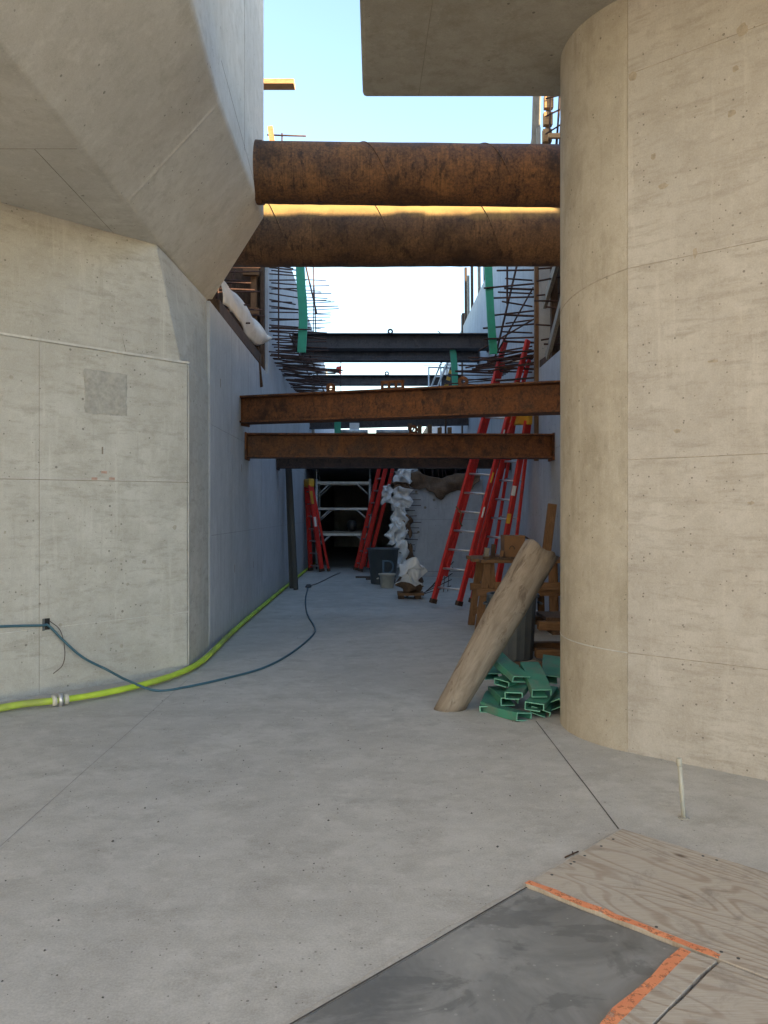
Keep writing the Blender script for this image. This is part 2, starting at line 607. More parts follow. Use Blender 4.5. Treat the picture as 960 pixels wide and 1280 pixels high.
# wall added out of view behind the viewer to bounce warm sunlight forward
sw = thing('bounce_wall', (-7.3, -12, 0), 'long pale concrete wall added out of view to bounce warm sunlight', 'wall')
MB().box((-7.6, -30, -.02), (-7.0, .2, 9.0)).build('wall', M['block'], sw, .02)
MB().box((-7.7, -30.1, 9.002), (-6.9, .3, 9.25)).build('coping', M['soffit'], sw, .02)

# ------------------------------------------------------------------ left: concrete abutment with the flared overhang
D45 = Vector((-.69, -.724, 0)).normalized()
A = Vector((-1.72, 7.30, 0))
FARL = A + D45 * 9.0
ab = thing('concrete_abutment', (-4, 7, 0), 'massive grey concrete abutment with angled base and flared overhang beside the yellow hose', 'abutment')
base_poly = [(A.x, A.y), (-1.752, 8.43), (-9, 8.43), (FARL.x, FARL.y)]
base = MB().prism(base_poly, -.02, 2.81).build('base_block', M['block'], ab, .018)
nin = Vector((-.724, .69, 0)).normalized()       # inwards from the angled face
Ai = A + nin * .035
FARi = FARL + nin * .035
MB().hull([(Ai.x - .03, Ai.y - .03, 2.79), (-1.775, 8.43, 2.79), (-1.79, 8.43, 3.70), (-1.95, 7.09, 3.83), (-2.0, 8.9, 3.83), (FARi.x, FARi.y, 2.79), (FARi.x, FARi.y, 3.83),
           (-9, 8.9, 2.79), (-9, 8.9, 3.83)]).build('upper_block', M['block'], ab, .012)


def ov(y, xe, ze, ys=None, ye=None, top=10.5):
    ys = y if ys is None else ys
    ye = y if ye is None else ye
    return [(-11, ys, 3.82), (-1.92, ys, 3.82), (xe, ye, ze), (xe, ye, top), (-11, ys, top)]


over = MB().loft([ov(-1.0, -.90, 4.925), ov(6.15, -1.2, 4.60), ov(7, -1.2, 4.60, 9.2, 8.57)]).build('overhang', M['overhang'], ab, .03, 0, 3)


def strip(p, q, w, nrm, parent, mat='joint', h=.002, name='joint'):
    """a form joint: a thin raised fin that follows a flat face"""
    p, q = Vector(p), Vector(q)
    nrm = Vector(nrm).normalized()
    d = q - p
    s = d.cross(nrm).normalized()
    n = max(2, int(d.length / .18))
    vs = []
    for i in range(n + 1):
        c = p + d * (i / n)
        k = w * (.35 + .9 * (.5 + .5 * noise.noise(c * 4.7)))
        vs += [c + s * (k / 2) - nrm * .002, c + nrm * h, c - s * (k / 2) - nrm * .002]
    fs = []
    for i in range(n):
        a = 3 * i
        fs += [(a, a + 1, a + 4, a + 3), (a + 1, a + 2, a + 5, a + 4)]
    return MB().add(vs, fs).build(name, M[mat], parent)


def on_face(u, z):
    """point of the angled abutment face seen in column u"""
    k = (u - 470) / 1000
    t = (k * A.y - A.x) / (D45.x - k * D45.y)
    p = A + D45 * t
    return Vector((p.x, p.y, z))


nf = -nin
for za, zb in ((1.70, 1.72), (.52, .54)):
    strip(on_face(-40, za), on_face(236, zb), .012, nf, base, 'joint' if za > 1 else 'ragged')
strip(on_face(49, .02), on_face(49, 2.79), .008, nf, base)
strip(on_face(236, .02), on_face(236, 2.79), .010, nf, base, 'ragged')
# ledge of squeezed-out mortar under the upper block
strip(on_face(-60, 2.812), on_face(236, 2.812), .03, (nf + Vector((0, 0, 1))), base, 'ragged', .012)
pu = on_face(160, 2.83) + nin * .035
strip(pu, Vector((on_face(122, 3.8).x, on_face(122, 3.8).y, 3.8)) + nin * .035, .010, nf, ab)
strip((-1.753, 8.36, .03), (-1.753, 8.36, 2.8), .03, (1, 0, 0), base, 'ragged', .006)
strip((-3.6, 5.22, 3.82), (-1.95, 5.22, 3.82), .014, (0, 0, -1), over)
strip((-2.23, 5.22, 3.82), (-2.23, 7.0, 3.82), .012, (0, 0, -1), over)
strip((-1.90, 6.15, 3.842), (-1.24, 6.15, 4.557), .12, (.735, 0, -.678), over, 'overhang_ridge', .004, 'form_ridge')
strip((-1.2, 6.2, 4.95), (-1.2, 8.0, 4.68), .012, (1, 0, 0), over)
strip((-1.2, 7.3, 4.75), (-1.2, 7.3, 9), .010, (1, 0, 0), over)
# repair patch with ragged surface
pa, pb = on_face(104, 0), on_face(160, 0)


def patch_fn(s, t):
    p = pa.lerp(pb, s)
    p.z = 2.26 + .38 * t
    p += (pb - pa) * (.02 * noise.noise(p * 16)) * (abs(s - .5) > .4) + Vector((0, 0,   .006 * noise.noise(p * 19 + Vector((4, 0, 0))))) * (abs(t - .5) > .4)
    e = min(s, 1 - s, t, 1 - t)
    return p + nf * (-.004 if e <= 0 else .004 + .005 * noise.noise(p * 22))


MB().grid(patch_fn, 26, 24).build('repair_patch', M['patch'], base)
for u, v in ((128, 566), (118, 598), (140, 598), (130, 590)):
    c = on_face(u, 0)
    Yc = c.y
    c.z = EYE - (v - 640) / 1000 * Yc
    MB().bar(c + nf * .0015 + Vector((0, 0, -.012)), c + nf * .0015 + Vector((0, 0, .05 if u == 128 else .008)), .05 if u != 128 else .012, .002, D45).build('paint_mark', M['redpaint'] if u != 128 else M['joint'], base)
# slot with a torn edge, where the cable hangs
c = on_face(57.5, .56)
MB().bar(c + nf * .004 + Vector((0, 0, -.045)), c + nf * .004 + Vector((0, 0, .045)), .055, .006, D45).build('conduit_box', M['black_hole'], base)
MB().bar(c + nf * .006 + D45 * .022 + Vector((0, 0, -.05)), c + nf * .006 + D45 * .022 + Vector((0, 0, .045)), .014, .012, D45).build('box_rim', M['bin'], base)
# pale smears and tie holes
for k in range(12):
    u, z = rnd.uniform(2, 228), rnd.uniform(.15, 2.75)
    c = on_face(u, z) + nf * .001
    r = rnd.uniform(.010, .022)
    vs = [c + D45 * (math.cos(a) * r * rnd.uniform(.7, 1.2)) + Vector((0, 0, math.sin(a) * r * rnd.uniform(.7, 1.2))) for a in [i * math.pi / 5 for i in range(10)]]
    MB().add(vs, [tuple(range(10))]).build('tie_hole_patch', M['smudge'], base)

# ------------------------------------------------------------------ right: rounded pier carrying the slab
pr = thing('concrete_pier', (2.2, 5.2, 0), 'tall warm beige concrete pier with rounded end carrying a flat slab above', 'pier')
fd = Vector((-.755, .656))
nr = Vector((.656, .755))
S0 = Vector((1.52, 4.83))
cen = S0 + nr * .75
near = S0 - fd * 34
prof = [near]
prof.append(S0)
a0 = math.atan2(-nr.y, -nr.x)
for k in range(1, 36):
    a = a0 - math.pi * k / 36
    prof.append(cen + Vector((math.cos(a), math.sin(a))) * .75)
e1_ = cen + nr * .75
prof.append(e1_)
prof.append(e1_ - fd * 34)
shaft = MB()
n = len(prof)
vs = [(p.x, p.y, -.02) for p in prof] + [(p.x, p.y, 4.60) for p in prof]
shaft.add(vs, [(i, (i + 1) % n, (i + 1) % n + n, i + n) for i in range(n)], True)
shaft.add(vs, [tuple(range(n - 1, -1, -1)), tuple(range(n, 2 * n))])
shaft_o = shaft.build('shaft', M['pier'], pr)
me = shaft_o.data
me.materials.append(M['nose'])
for p_ in me.polygons:
    if len(p_.vertices) == 4 and p_.area > 10:
        p_.use_smooth = False
    elif len(p_.vertices) == 4:
        p_.material_index = 1
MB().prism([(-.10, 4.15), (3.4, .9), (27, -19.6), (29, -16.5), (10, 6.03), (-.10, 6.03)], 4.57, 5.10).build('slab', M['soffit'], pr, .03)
MB().prism([(.9, 5.0), (1.6, 4.4), (26.8, -17.5), (28, -16), (9.5, 5.7), (.9, 5.7)], 5.098, 6.66).prism([(1.0, 5.05), (3.6, 2.8), (4.2, 5.65), (1.0, 5.65)], 6.61, 8.3).prism([(5, 1.40), (26.8, -17.5), (27.5, -16.8), (5.7, 2.2)], 6.61, 10.5).box((5.5, 5.3, 6.61), (5.75, 5.66, 6.70)).box((6.7, 5.3, 6.61), (7.0, 5.66, 6.72)).box((7.6, 5.3, 6.61), (9.4, 5.66, 6.72)).build('sun_block_storey', M['soffit'], pr, .02)  # upper storey added out of view, stepped to shape the sun on the pipes
sl = pr.children[1]
strip((.36, 4.2, 4.57), (.32, 6.0, 4.57), .012, (0, 0, -1), sl)
nfp = Vector((-nr.x, -nr.y, 0))
far = S0 - fd * 3.2
for z in (.60, 1.765, 2.92, 4.09):
    strip((S0.x, S0.y, z), (far.x, far.y, z - .0), .009, nfp, shaft_o, 'joint_soft')
strip((S0.x, S0.y, .02), (S0.x, S0.y, 4.56), .010, nfp, shaft_o, 'joint_soft')
# grout runs and blotches along the joints
for s_, z, w, h in ((.03, 4.07, .045, .05), (.66, 4.10, .05, .05), (.83, 4.12, .045, .045), (.60, 3.66, .04, .03), (.16, 3.55, .03, .03), (.22, 3.36, .05, .03), (.62, 3.90, .03, .025), (.40, 2.93, .018, .05), (1.0, .95, .03, .02), (.7, 1.5, .03, .015), (.3, 1.92, .035, .02), (.5, 2.3, .05, .015)):
    c = Vector((S0.x, S0.y, z)) - Vector((fd.x, fd.y, 0)) * s_ + nfp * .001
    vs = []
    for k in range(14):
        a = 2 * math.pi * k / 14
        q = 1 + .55 * noise.noise(Vector((math.cos(a) * 1.7 + s_ * 9, math.sin(a) * 1.7, z)))
        vs.append(c - Vector((fd.x, fd.y, 0)) * (math.cos(a) * w * .6 * q) + Vector((0, 0, math.sin(a) * h * .6 * q)))
    MB().add(vs, [tuple(range(14))]).build('grout_blotch', M['blotch'], shaft_o)
# the joints carry on round the nose
for z, dz in ((.60, .02), (2.92, -.16)):
    vs, fs = [], []
    for k in range(0, 19):
        a = a0 - math.pi * k / 36
        d = Vector((math.cos(a), math.sin(a), 0))
        c3 = Vector((cen.x, cen.y, z + dz * k / 18)) + d * .75
        w = .003 + .004 * (.5 + .5 * noise.noise(c3 * 6))
        vs += [c3 + Vector((0, 0, w)) - d * .001, c3 + d * .0022, c3 - Vector((0, 0, w)) - d * .001]
    for i in range(18):
        fs += [(3 * i, 3 * i + 1, 3 * i + 4, 3 * i + 3), (3 * i + 1, 3 * i + 2, 3 * i + 5, 3 * i + 4)]
    MB().add(vs, fs).build('joint', M['ragged' if z < 1 else 'joint_soft'], shaft_o)

# ------------------------------------------------------------------ trench walls
XL, XR = -1.75, 2.38
wl = thing('trench_wall', (XL - .2, 14, 0), 'pale concrete trench wall with the yellow hose running along its foot', 'wall')
low_l = MB().box((XL - .45, 8.435, -.02), (XL, 13.0, 3.68)).build('lower_wall', M['wall'], wl, .01)
tall_l = MB().box((XL - .5, 13.003, -.02), (XL - .003, 34, 6.5)).build('tall_wall', M['wall'], wl, .01)
wr = thing('trench_wall', (XR + .2, 14, 0), 'pale concrete trench wall behind the red ladders and workbench', 'wall')
low_r = MB().box((XR, 5.95, -.02), (XR + .45, 11.7, 3.55)).build('lower_wall', M['wall'], wr, .01)
tall_r = MB().box((XR + .003, 11.703, -.02), (XR + .48, 34, 6.55)).build('tall_wall', M['wall'], wr, .01)
for z in (1.20, 2.38):
    strip((XL, 8.5, z), (XL, 12.99, z), .012, (1, 0, 0), low_l, 'joint_pale')
    strip((XL - .003, 13.05, z), (XL - .003, 20, z), .012, (1, 0, 0), tall_l, 'joint_pale')
for y in (9.7, 10.95, 12.2):
    strip((XL, y, .02), (XL, y, 3.66), .008, (1, 0, 0), low_l, 'joint_pale')
for y in (14.3, 15.6, 16.9, 18.2, 19.5):
    strip((XL - .003, y, .02), (XL - .003, y, 6.4), .009, (1, 0, 0), tall_l, 'joint_pale')
for y in (12.9, 14.1, 15.3, 16.5, 18.75):
    strip((XR + .003, y, .02), (XR + .003, y, 6.4), .012, (-1, 0, 0), tall_r, 'joint_pale')
strip((XR, 8, 2.3), (XR, 11.69, 2.3), .010, (-1, 0, 0), low_r, 'joint_pale')
for y, z in ((9.0, 2.9), (9.9, .75), (11.2, 2.7), (10.4, 2.02), (11.4, .7)):
    MB().box((XL - .01, y - .012, z - .05), (XL + .002, y + .012, z + .05)).build('tie_slot', M['joint'], low_l)

# ---- dowels: each bar a part of its wall
bar_me = bpy.data.meshes.new('rebar')
mb = MB().tube([(0, 0, 0), (.5, 0, 0), (1, 0, 0)], 1.0, 6)
bar_me.from_pydata(mb.v, [], mb.f)
bar_me.polygons.foreach_set('use_smooth', mb.sm)
bar_me.materials.append(M['rebar'])


def bar(p, q, parent, r=.011):
    p, q = Vector(p), Vector(q)
    o = bpy.data.objects.new('rebar', bar_me)
    C.objects.link(o)
    adopt(o, parent)
    o.location = p
    o.rotation_euler = (q - p).to_track_quat('X', 'Z').to_euler()
    o.scale = ((q - p).length, r, r)
    return o


def J(a):
    return rnd.uniform(-a, a)


# left: upright row of dowels at the end of the tall wall
for k in range(12):
    z = 4.42 + k * .105
    L = rnd.uniform(.42, .62)
    bar((XL - .02, 13.15, z), (XL + L, 13.15 + J(.06), z - .05 + J(.05)), wl)
    if k % 3:
        bar((XL - .02, 13.4, z + .03), (XL + L * .8, 13.4, z + J(.05)), wl)
bar((XL + .155, 13.1, 3.95), (XL + .155, 13.1, 6.1), wl, .013)
# left: dense mats of dowels for the slab
for k in range(40):
    y = 13.1 + k * .125
    z = (4.46, 4.30)[k % 2] + J(.03)
    L = rnd.uniform(.50, .95)
    bar((XL - .02, y, z), (XL + L, y + J(.08), z - .03 + J(.05)), wl, .012)
for k in range(40):
    y = 13.1 + k * .12
    bar((XL - .02, y, 4.06 + J(.05)), (XL + rnd.uniform(.45, .9), y, 4.02 + J(.05)), wl, .012)
bar((XL + .35, 13.0, 4.33), (XL + .35, 18.4, 4.30), wl, .014)
bar((XL + .62, 13.6, 4.12), (XL + .60, 18.4, 4.10), wl, .014)
for k in range(5):
    bar((XL - .02, 15.0 + k * .03, 4.15 + k * .012), (XL + 1.08 + J(.05), 15.2, 4.11 + k * .01), wl, .014)
# left: far upright row
for k in range(34):
    z = 5.05 + k * .055
    bar((XL - .02, 18.6 + (k % 3) * .5, z), (XL + .62 + J(.18) + .12 * math.sin(k * .35), 18.6 + (k % 3) * .5, z + J(.05)), wl, .010)
for k in range(9):
    bar((XL, 20.5, 4.75 + k * .13), (XL + 1.0 + J(.2), 20.5, 4.75 + k * .13 + J(.06)), wl, .010)
bar((XL + .30, 18.5, 7.1), (XL + .36, 18.5, 5.6), wl, .016)
bar((XL + .12, 18.0, 7.2), (XL + .42, 18.0, 5.9), wl, .022)
bar((XL + .32, 18.3, 5.0), (XL + .32, 18.3, 7.2), wl, .012)
bar((XL + .85, 20.5, 4.1), (XL + .85, 20.5, 5.9), wl, .012)
# right: near upright rows in pairs
for k in range(9):
    z = 5.02 - k * .20
    y = 11.9
    L = rnd.uniform(.58, .80)
    bar((XR + .02, y, z + .03), (XR - L, y + J(.1), z + J(.06)), wr, .014)
    bar((XR + .02, y + .3, z - .04), (XR - L * rnd.uniform(.5, 1), y + .3 + J(.1), z - .05 + J(.08)), wr, .013)
    if k % 2:
        bar((XR + .02, y + .15, z - .02), (XR - .45, y + .15, z + .0), wr, .017)
bar((XR - .42, 11.95, 4.55), (XR - .42, 11.95, 6.0), wr, .016)
bar((XR - .12, 12.4, 5.6), (XR - .52, 12.4, 3.9), wr, .018)
bar((XR + .0, 12.1, 4.85), (XR - .62, 12.3, 3.72), wr, .013)
bar((XR + .0, 12.0, 4.35), (XR - .85, 12.0, 3.86), wr, .013)
for k in range(16):
    y = 11.9 + (k % 8) * .12
    z = 3.62 + .05 * (k % 4) + J(.03)
    bar((XR + .02, y, z + .12 + J(.06)), (XR - rnd.uniform(.55, .98), y + J(.1), z + J(.04)), wr, .013)
for k in range(12):
    bar((XR + .02, 13.2 + k * .25, 4.0 + J(.05)), (XR - .9 + J(.15), 13.2 + k * .25, 3.98 + J(.05)), wr, .012)
for k in range(14):
    z = 5.5 + k * .10
    bar((XR + .02, 21.2, z - .35), (XR - 1.15 + J(.2), 21.2, z - .40 + J(.05)), wr, .011) if k in (2, 3, 4, 5) else None
bar((XR - .1, 21.2, 5.75), (XR - .75, 21.2, 6.25), wr, .012)
bar((XR - .50, 21.2, 4.9), (XR - .50, 21.2, 5.7), wr, .012)
MB().box((XL - .002, 21.75, 3.2), (XL + .07, 22.0, 4.9)).build('end_post', M['lumber_grey'], wl)
MB().box((XR - .055, 11.70, 2.2), (XR + .0, 11.78, 5.6)).build('form_strip', M['lumber_z'], wr)

# ------------------------------------------------------------------ tunnel and cross wall at the end
tn = thing('tunnel', (.3, 24, 0), 'dark tunnel mouth with a flat concrete roof behind the scaffold', 'tunnel')
MB().box((XL - .001, 19.75, 2.62), (XR + .002, 34, 3.12)).build('roof_slab', M['wall'], tn, .01)
MB().box((XL - .001, 33.5, -.02), (XR + .002, 33.9, 2.62)).build('end_wall', M['wall'], tn)
MB().box((.62, 18.25, -.02), (.95, 33.5, 2.62)).build('inner_wall', M['wall'], tn)
cw = thing('cross_wall', (1.5, 18, 0), 'low pale concrete cross wall with brown burlap hung over its top', 'wall')
cwb = MB().box((.66, 17.9, -.02), (XR + .001, 18.25, 2.20)).build('wall', M['wall'], cw, .012)
strip((.7, 17.9, 1.28), (XR, 17.9, 1.28), .014, (0, -1, 0), cwb, 'joint_pale')
strip((.7, 17.9, .12), (XR, 17.9, .12), .03, (0, -1, 0), cwb, 'joint_pale')
for k in range(17):
    z = .35 + k * .125
    bar((.72, 17.86, z), (.72 - rnd.uniform(.18, .42), 17.8, z + J(.03)), cw, .009)
    bar((.52, 17.84, z), (.80 + rnd.uniform(.03, .22), 17.84, z + J(.02)), cw, .009)
for x in (.40, .50, .62, .72):
    bar((x, 17.82, 1.95), (x + J(.02), 17.82, 2.75), cw, .010)
for k in range(16):
    x = .85 + k * .095
    bar((x, 18.05, 2.18), (x + J(.22), 18.05 + J(.1), 2.62), cw, .006)
for p_ in ((.9, 1.9, .5), (1.15, 1.95, .6), (1.1, 1.55, .4), (2.0, 1.6, .5), (1.9, 1.0, .4), (.95, 1.0, .4), (1.3, 1.72, .5)):
    MB().tube([(p_[0], 17.897, p_[1]), (p_[0], 17.91, p_[1])], .03, 8).build('tie_hole', M['joint'], cwb)


def drape(fn, nu, nv, amp, freq, seed):
    def g(s, t):
        p = Vector(fn(s, t))
        q = p * freq + Vector((seed, seed * 1.7, 0))
        return p + Vector((noise.noise(q), noise.noise(q + Vector((9, 0, 0))), noise.noise(q + Vector((0, 9, 0))))) * amp
    return MB().grid(g, nu, nv)


b = drape(lambda s, t: (.72 + 1.58 * s, 17.86 - .05 * math.sin(t * 3) - .035 * math.sin(s * 9 + t * 5), 2.34 - .10 * math.sin(s * 3.1) + .03 * math.sin(s * 11) - t * (.20 + .20 * math.sin(s * 2.6 + .35) + .05 * math.sin(s * 17))), 60, 18, .05, 6, 3).build('burlap_sheet', M['burlap'], None, 0, .012)
tag(b, 'brown burlap sheet sagging over the top of the pale cross wall', 'burlap')

# ------------------------------------------------------------------ white plastic and debris at the cross wall's end
def crumple(center, size, seed, nu=16, nv=16, amp=.10, freq=5):
    """a sheet with sharp creases, pinched at random"""
    cx, cy, cz = center
    sx, sy, sz = size

    def f(s, t):
        a, b = s - .5, .5 - t
        w = 1 - .45 * abs(math.sin(t * 5 + seed))
        p = Vector((cx + sx * a * w * 1.25, cy, cz + sz * b))
        q = Vector((a * 2.2 + seed, b * 2.4 - seed, seed))
        r1 = 1 - abs(noise.noise(q)) * 2
        r2 = 1 - abs(noise.noise(q * 2.3)) * 2
        p.y -= sy * (.6 * r1 + .16 * r2) * (1 - abs(a))
        p.x += amp * .9 * noise.noise(q * 1.4 + Vector((0, 0, 7)))
        p.z += amp * .9 * noise.noise(q * 1.4 + Vector((0, 5, 0))) - .12 * sz * abs(a) * 2
        return p
    return MB().grid(f, nu, nv, True)


specs = [(at(503, 597, 17.8), (.40, .25, .46), 1), (at(500, 622, 17.7), (.50, .34, .46), 2), (at(499, 645, 17.6), (.42, .34, .52), 5), (at(496, 666, 17.5), (.44, .3, .50), 7), (at(500, 690, 17.3), (.36, .3, .60), 9)]
labs = ['white plastic sheet tied round the top bars of the cross wall end', 'crumpled white plastic bunched on the upper dowels of the cross wall end', 'torn white plastic caught on the middle dowels of the cross wall end',
        'loose white plastic flap hanging toward the dark trash can', 'long white plastic strip hanging down to the debris heap']
for (p, s, k), lb in zip(specs, labs):
    tag(crumple(p, s, k * 3.3).build('plastic_sheet', M['white_sheet'], None, 0, .004), lb, 'plastic sheet', 'white plastic at the cross wall end')
b = crumple(at(484, 616, 17.6), (.22, .3, .40), 77).build('plastic_sheet', M['white_sheet'], None, 0, .004)
tag(b, 'small white plastic scrap beside the top of the red ladder at the tunnel', 'plastic sheet', 'white plastic at the cross wall end')
for (u, v, Y, w, h, sd_), lb in zip(((509, 657, 17.6, .20, .42, 21), (510, 695, 17.4, .24, .6, 23), (500, 607, 17.7, .36, .16, 25)),
                                   ('brown burlap roll hanging on the dowels above the debris heap', 'brown burlap bundle low on the cross wall end behind white plastic', 'brown burlap band wrapped round the top of the cross wall end')):
    p = at(u, v, Y)
    p.z = max(p.z, h / 2 + .05)
    tag(crumple(p, (w, .25, h), sd_, 12, 14, .07).build('burlap_sheet', M['burlap'], None, 0, .01), lb, 'burlap', 'burlap at the cross wall end')
deb = thing('debris_heap', (.56, 13.5, 0), 'heap of brown burlap on blocks in front of the cross wall', 'debris')
for x in (.42, .70):
    MB().box((x - .05, 13.30, 0), (x + .05, 13.65, .06)).build('block', M['lumber_dark'], deb)
MB().box((.36, 13.28, .06), (.80, 13.7, .10)).build('pallet_board', M['lumber_x'], deb)


def lump(c, r, seed, nu=18, nv=10, rough=.35):
    def f(s, t):
        th, ph = s * 2 * math.pi, (t - .5) * math.pi
        d = Vector((math.cos(th) * math.cos(ph), math.sin(th) * math.cos(ph), math.sin(ph)))
        k = 1 + rough * noise.noise(d * 2.2 + Vector((seed, 0, 0))) + rough * .5 * noise.noise(d * 5 + Vector((0, seed, 0)))
        p = Vector((c[0] + d.x * r[0] * k, c[1] + d.y * r[1] * k, c[2] + d.z * r[2] * k))
        return p
    return MB().grid(f, nu, nv)


lump((.57, 13.48, .27), (.21, .18, .19), 3, 22, 12, .5).build('burlap_bundle', M['burlap'], deb)
b = crumple((.60, 13.22, .46), (.42, .28, .36), 4.7, 16, 16, .14).build('plastic_sheet', M['white_sheet'], None, 0, .004)
tag(b, 'crumpled white plastic lying on top of the brown debris heap', 'plastic sheet')
for k in range(5):
    pass
wire = thing('rebar_bundle', (1.2, 15, 0), 'thin steel rods lying on the floor behind the ladder feet', 'rebar')
for k in range(5):
    MB().tube([(.80 + k * .05, 13.9 + k * .2, .02 + k * .01), (1.35 + k * .04, 14.4 + k * .3, .12 + k * .09)], .008, 6).build('rod', M['rebar'], wire)
for k in range(3):
    MB().tube([(1.12 + k * .09, 14.3 + k * .1, .01), (1.16 + k * .08, 14.32 + k * .1, .30)], .007, 6).build('rod', M['rebar'], wire)

# ------------------------------------------------------------------ struts across the trench
def pipe_strut(p, q, r, label, seams, mat):
    p, q = Vector(p), Vector(q)
    t = thing('pipe_strut', p, label, 'pipe strut')
    n, m = 48, 40
    d = (q - p).normalized()
    s = Vector((0, 0, 1)).cross(d).normalized()
    up = d.cross(s)
    L = (q - p).length

    def f(a, b):
        th = a * 2 * math.pi
        c = p + d * (L * b)
        e = s * math.cos(th) + up * math.sin(th)
        k = r + .004 * noise.noise(c * 2 + e * 3) + (.006 * noise.noise(c * 9 + e * 6) if e.z * 1 < -.2 else 0)
        return c + e * k
    o = MB().grid(f, n, m).build('pipe', M[mat], t)
    # open end with wall thickness
    mb = MB()
    ring = []
    for k in range(n):
        e = s * math.cos(2 * math.pi * k / n) + up * math.sin(2 * math.pi * k / n)
        ring += [p - d * .012 + e * (r + .012), p + d * .05 + e * (r + .012 + .006 * noise.noise(e * 4))]
    mb.add(ring, [(2 * k, 2 * k + 1, (2 * k + 3) % (2 * n), (2 * k + 2) % (2 * n)) for k in range(n)])
    mb.build('end_collar', M['pipe_rust'], t, 0, .02)
    for x0 in seams:
        pts = []
        for k in range(25):
            th = -.9 + 3.4 * k / 24
            e = -s * math.cos(th) * (1 if s.y > 0 else -1) + up * math.sin(th)
            if s.y < 0:
                e = s * math.cos(th) + up * math.sin(th)
            pts.append(p + d * (x0 - .16 * th) + e * (r + .002))
        MB().tube(pts, .006, 6).build('weld_seam', M[mat], t)
    return t


pipe_strut((-1.195, 8.10, 4.885), (3.0, 8.02, 4.80), .295, 'rusty steel pipe strut whose ragged end butts the overhanging concrete', [1.25, 2.45, 3.5], 'pipe_rust')
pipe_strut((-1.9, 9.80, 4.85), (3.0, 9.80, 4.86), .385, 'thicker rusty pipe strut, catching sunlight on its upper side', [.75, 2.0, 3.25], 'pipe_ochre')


def ibeam(p, q, h, w, mat, label, eyes=(), plate=None, group=None, ends=True):
    p, q = Vector(p), Vector(q)            # centre line of the top flange
    t = thing('steel_beam', p, label, 'steel beam', group)
    d = (q - p).normalized()
    up = Vector((0, 0, 1))
    s = d.cross(up).normalized()
    tf, tw = .022, .016
    prof = [(-w / 2, 0), (-w / 2, -tf), (-tw / 2, -tf), (-tw / 2, -h + tf), (-w / 2, -h + tf), (-w / 2, -h), (w / 2, -h), (w / 2, -h + tf), (tw / 2, -h + tf), (tw / 2, -tf), (w / 2, -tf), (w / 2, 0)]
    mb = MB()
    mb.loft([[p + s * a + up * b for a, b in prof], [q + s * a + up * b for a, b in prof]])
    mb.build('beam', M[mat], t, .004, 0, 1)
    if ends:
        for c, sg in ((p, 1), (q, -1)):
            MB().bar(c + d * (sg * .012) + up * .01, c + d * (sg * .012) - up * (h + .03), w + .03, .02, s).build('end_plate', M[mat], t)
    for e in eyes:
        c = p + d * e
        mb = MB()
        ro, ri = .062, .026
        vs, fs = [], []
        N = 16
        for k in range(N):
            a = 2 * math.pi * k / N
            for yy in (-.012, .012):
                for rr in (ro, ri):
                    vs.append(c + d * (math.cos(a) * rr) + up * (.062 + math.sin(a) * rr) + s * yy)
        for k in range(N):
            a, b2 = 4 * k, 4 * ((k + 1) % N)
            fs += [(a, b2, b2 + 1, a + 1), (a + 2, a + 3, b2 + 3, b2 + 2), (a, a + 2, b2 + 2, b2), (a + 1, b2 + 1, b2 + 3, a + 3)]
        mb.add(vs, fs)
        mb.bar(c + up * .0, c + up * .03, .12, .022, d)
        mb.build('lifting_eye', M[mat], t)
    if plate:
        c = p + d * plate
        mb = MB()
        for k in range(4):
            mb.bar(c + d * ((k - 1.5) * .088) + up * .0, c + d * ((k - 1.5) * .088) + up * .115, .030, .022, d)
        mb.bar(c - d * .15 + up * .10, c + d * .15 + up * .10, .022, .034, s)
        mb.bar(c - d * .15 + up * .018, c + d * .15 + up * .018, .022, .034, s)
        mb.build('lifting_plate', M[mat], t)
    return t


ibeam((XL + .002, 10.42, 2.945), (XR - .002, 8.75, 2.885), .345, .30, 'beam_rust', 'rusty orange steel beam with three lifting lugs set slightly askew', (1.28, 2.98), 2.10)
ibeam((XL + .002, 10.80, 2.505), (XR - .002, 10.80, 2.495), .325, .30, 'beam_rust', 'rusty brown steel beam just beneath the one with lifting lugs', (2.25,))
ibeam((XL + .002, 14.2, 2.54), (XR - .002, 14.2, 2.54), .315, .30, 'beam_brown', 'dullest dark brown low beam across the trench above the scaffold')
ibeam((XL + .002, 16.9, 5.20), (XR - .002, 16.9, 5.20), .32, .30, 'beam_dark', 'dark grey beam high between the two hanging green strips', (2.05,))
ibeam((XL + .002, 18.5, 5.18), (XR - .002, 18.5, 5.18), .25, .28, 'beam_dark', 'dark grey beam tucked right behind the high one with green strips', ())
ibeam((XL + .002, 22.3, 5.25), (XR - .002, 22.3, 5.25), .27, .28, 'beam_dark', 'farthest thin dark grey beam high against the sky', (2.05,))
ibeam((XL + .002, 21.2, 3.98), (XR - .002, 20.6, 4.02), .33, .28, 'beam_dark', 'dark grey beam just over the tunnel roof behind the rusty beams', (), None, None, False)

# ------------------------------------------------------------------ green caps hanging on dowel ends
def cap_strip(pts, w, label):
    P = smooth_path(pts, 6)
    mb = MB()
    secs = []
    for i, p in enumerate(P):
        k = w * (1 + .06 * noise.noise(p * 4))
        secs.append([p + Vector((-k / 2, .03, 0)), p + Vector((-k / 2, -.03, 0)), p + Vector((k / 2, -.03, 0)), p + Vector((k / 2, .03, 0)), p + Vector((k / 2 - .012, .03, 0)), p + Vector((k / 2 - .012, -.018, 0)), p + Vector((-k / 2 + .012, -.018, 0)), p + Vector((-k / 2 + .012, .03, 0))])
    mb.loft(secs)
    return tag(mb.build('green_cap_strip', M['green_cap'], None, .003, 0, 1), label, 'cap strip', 'green caps over the rebar ends')


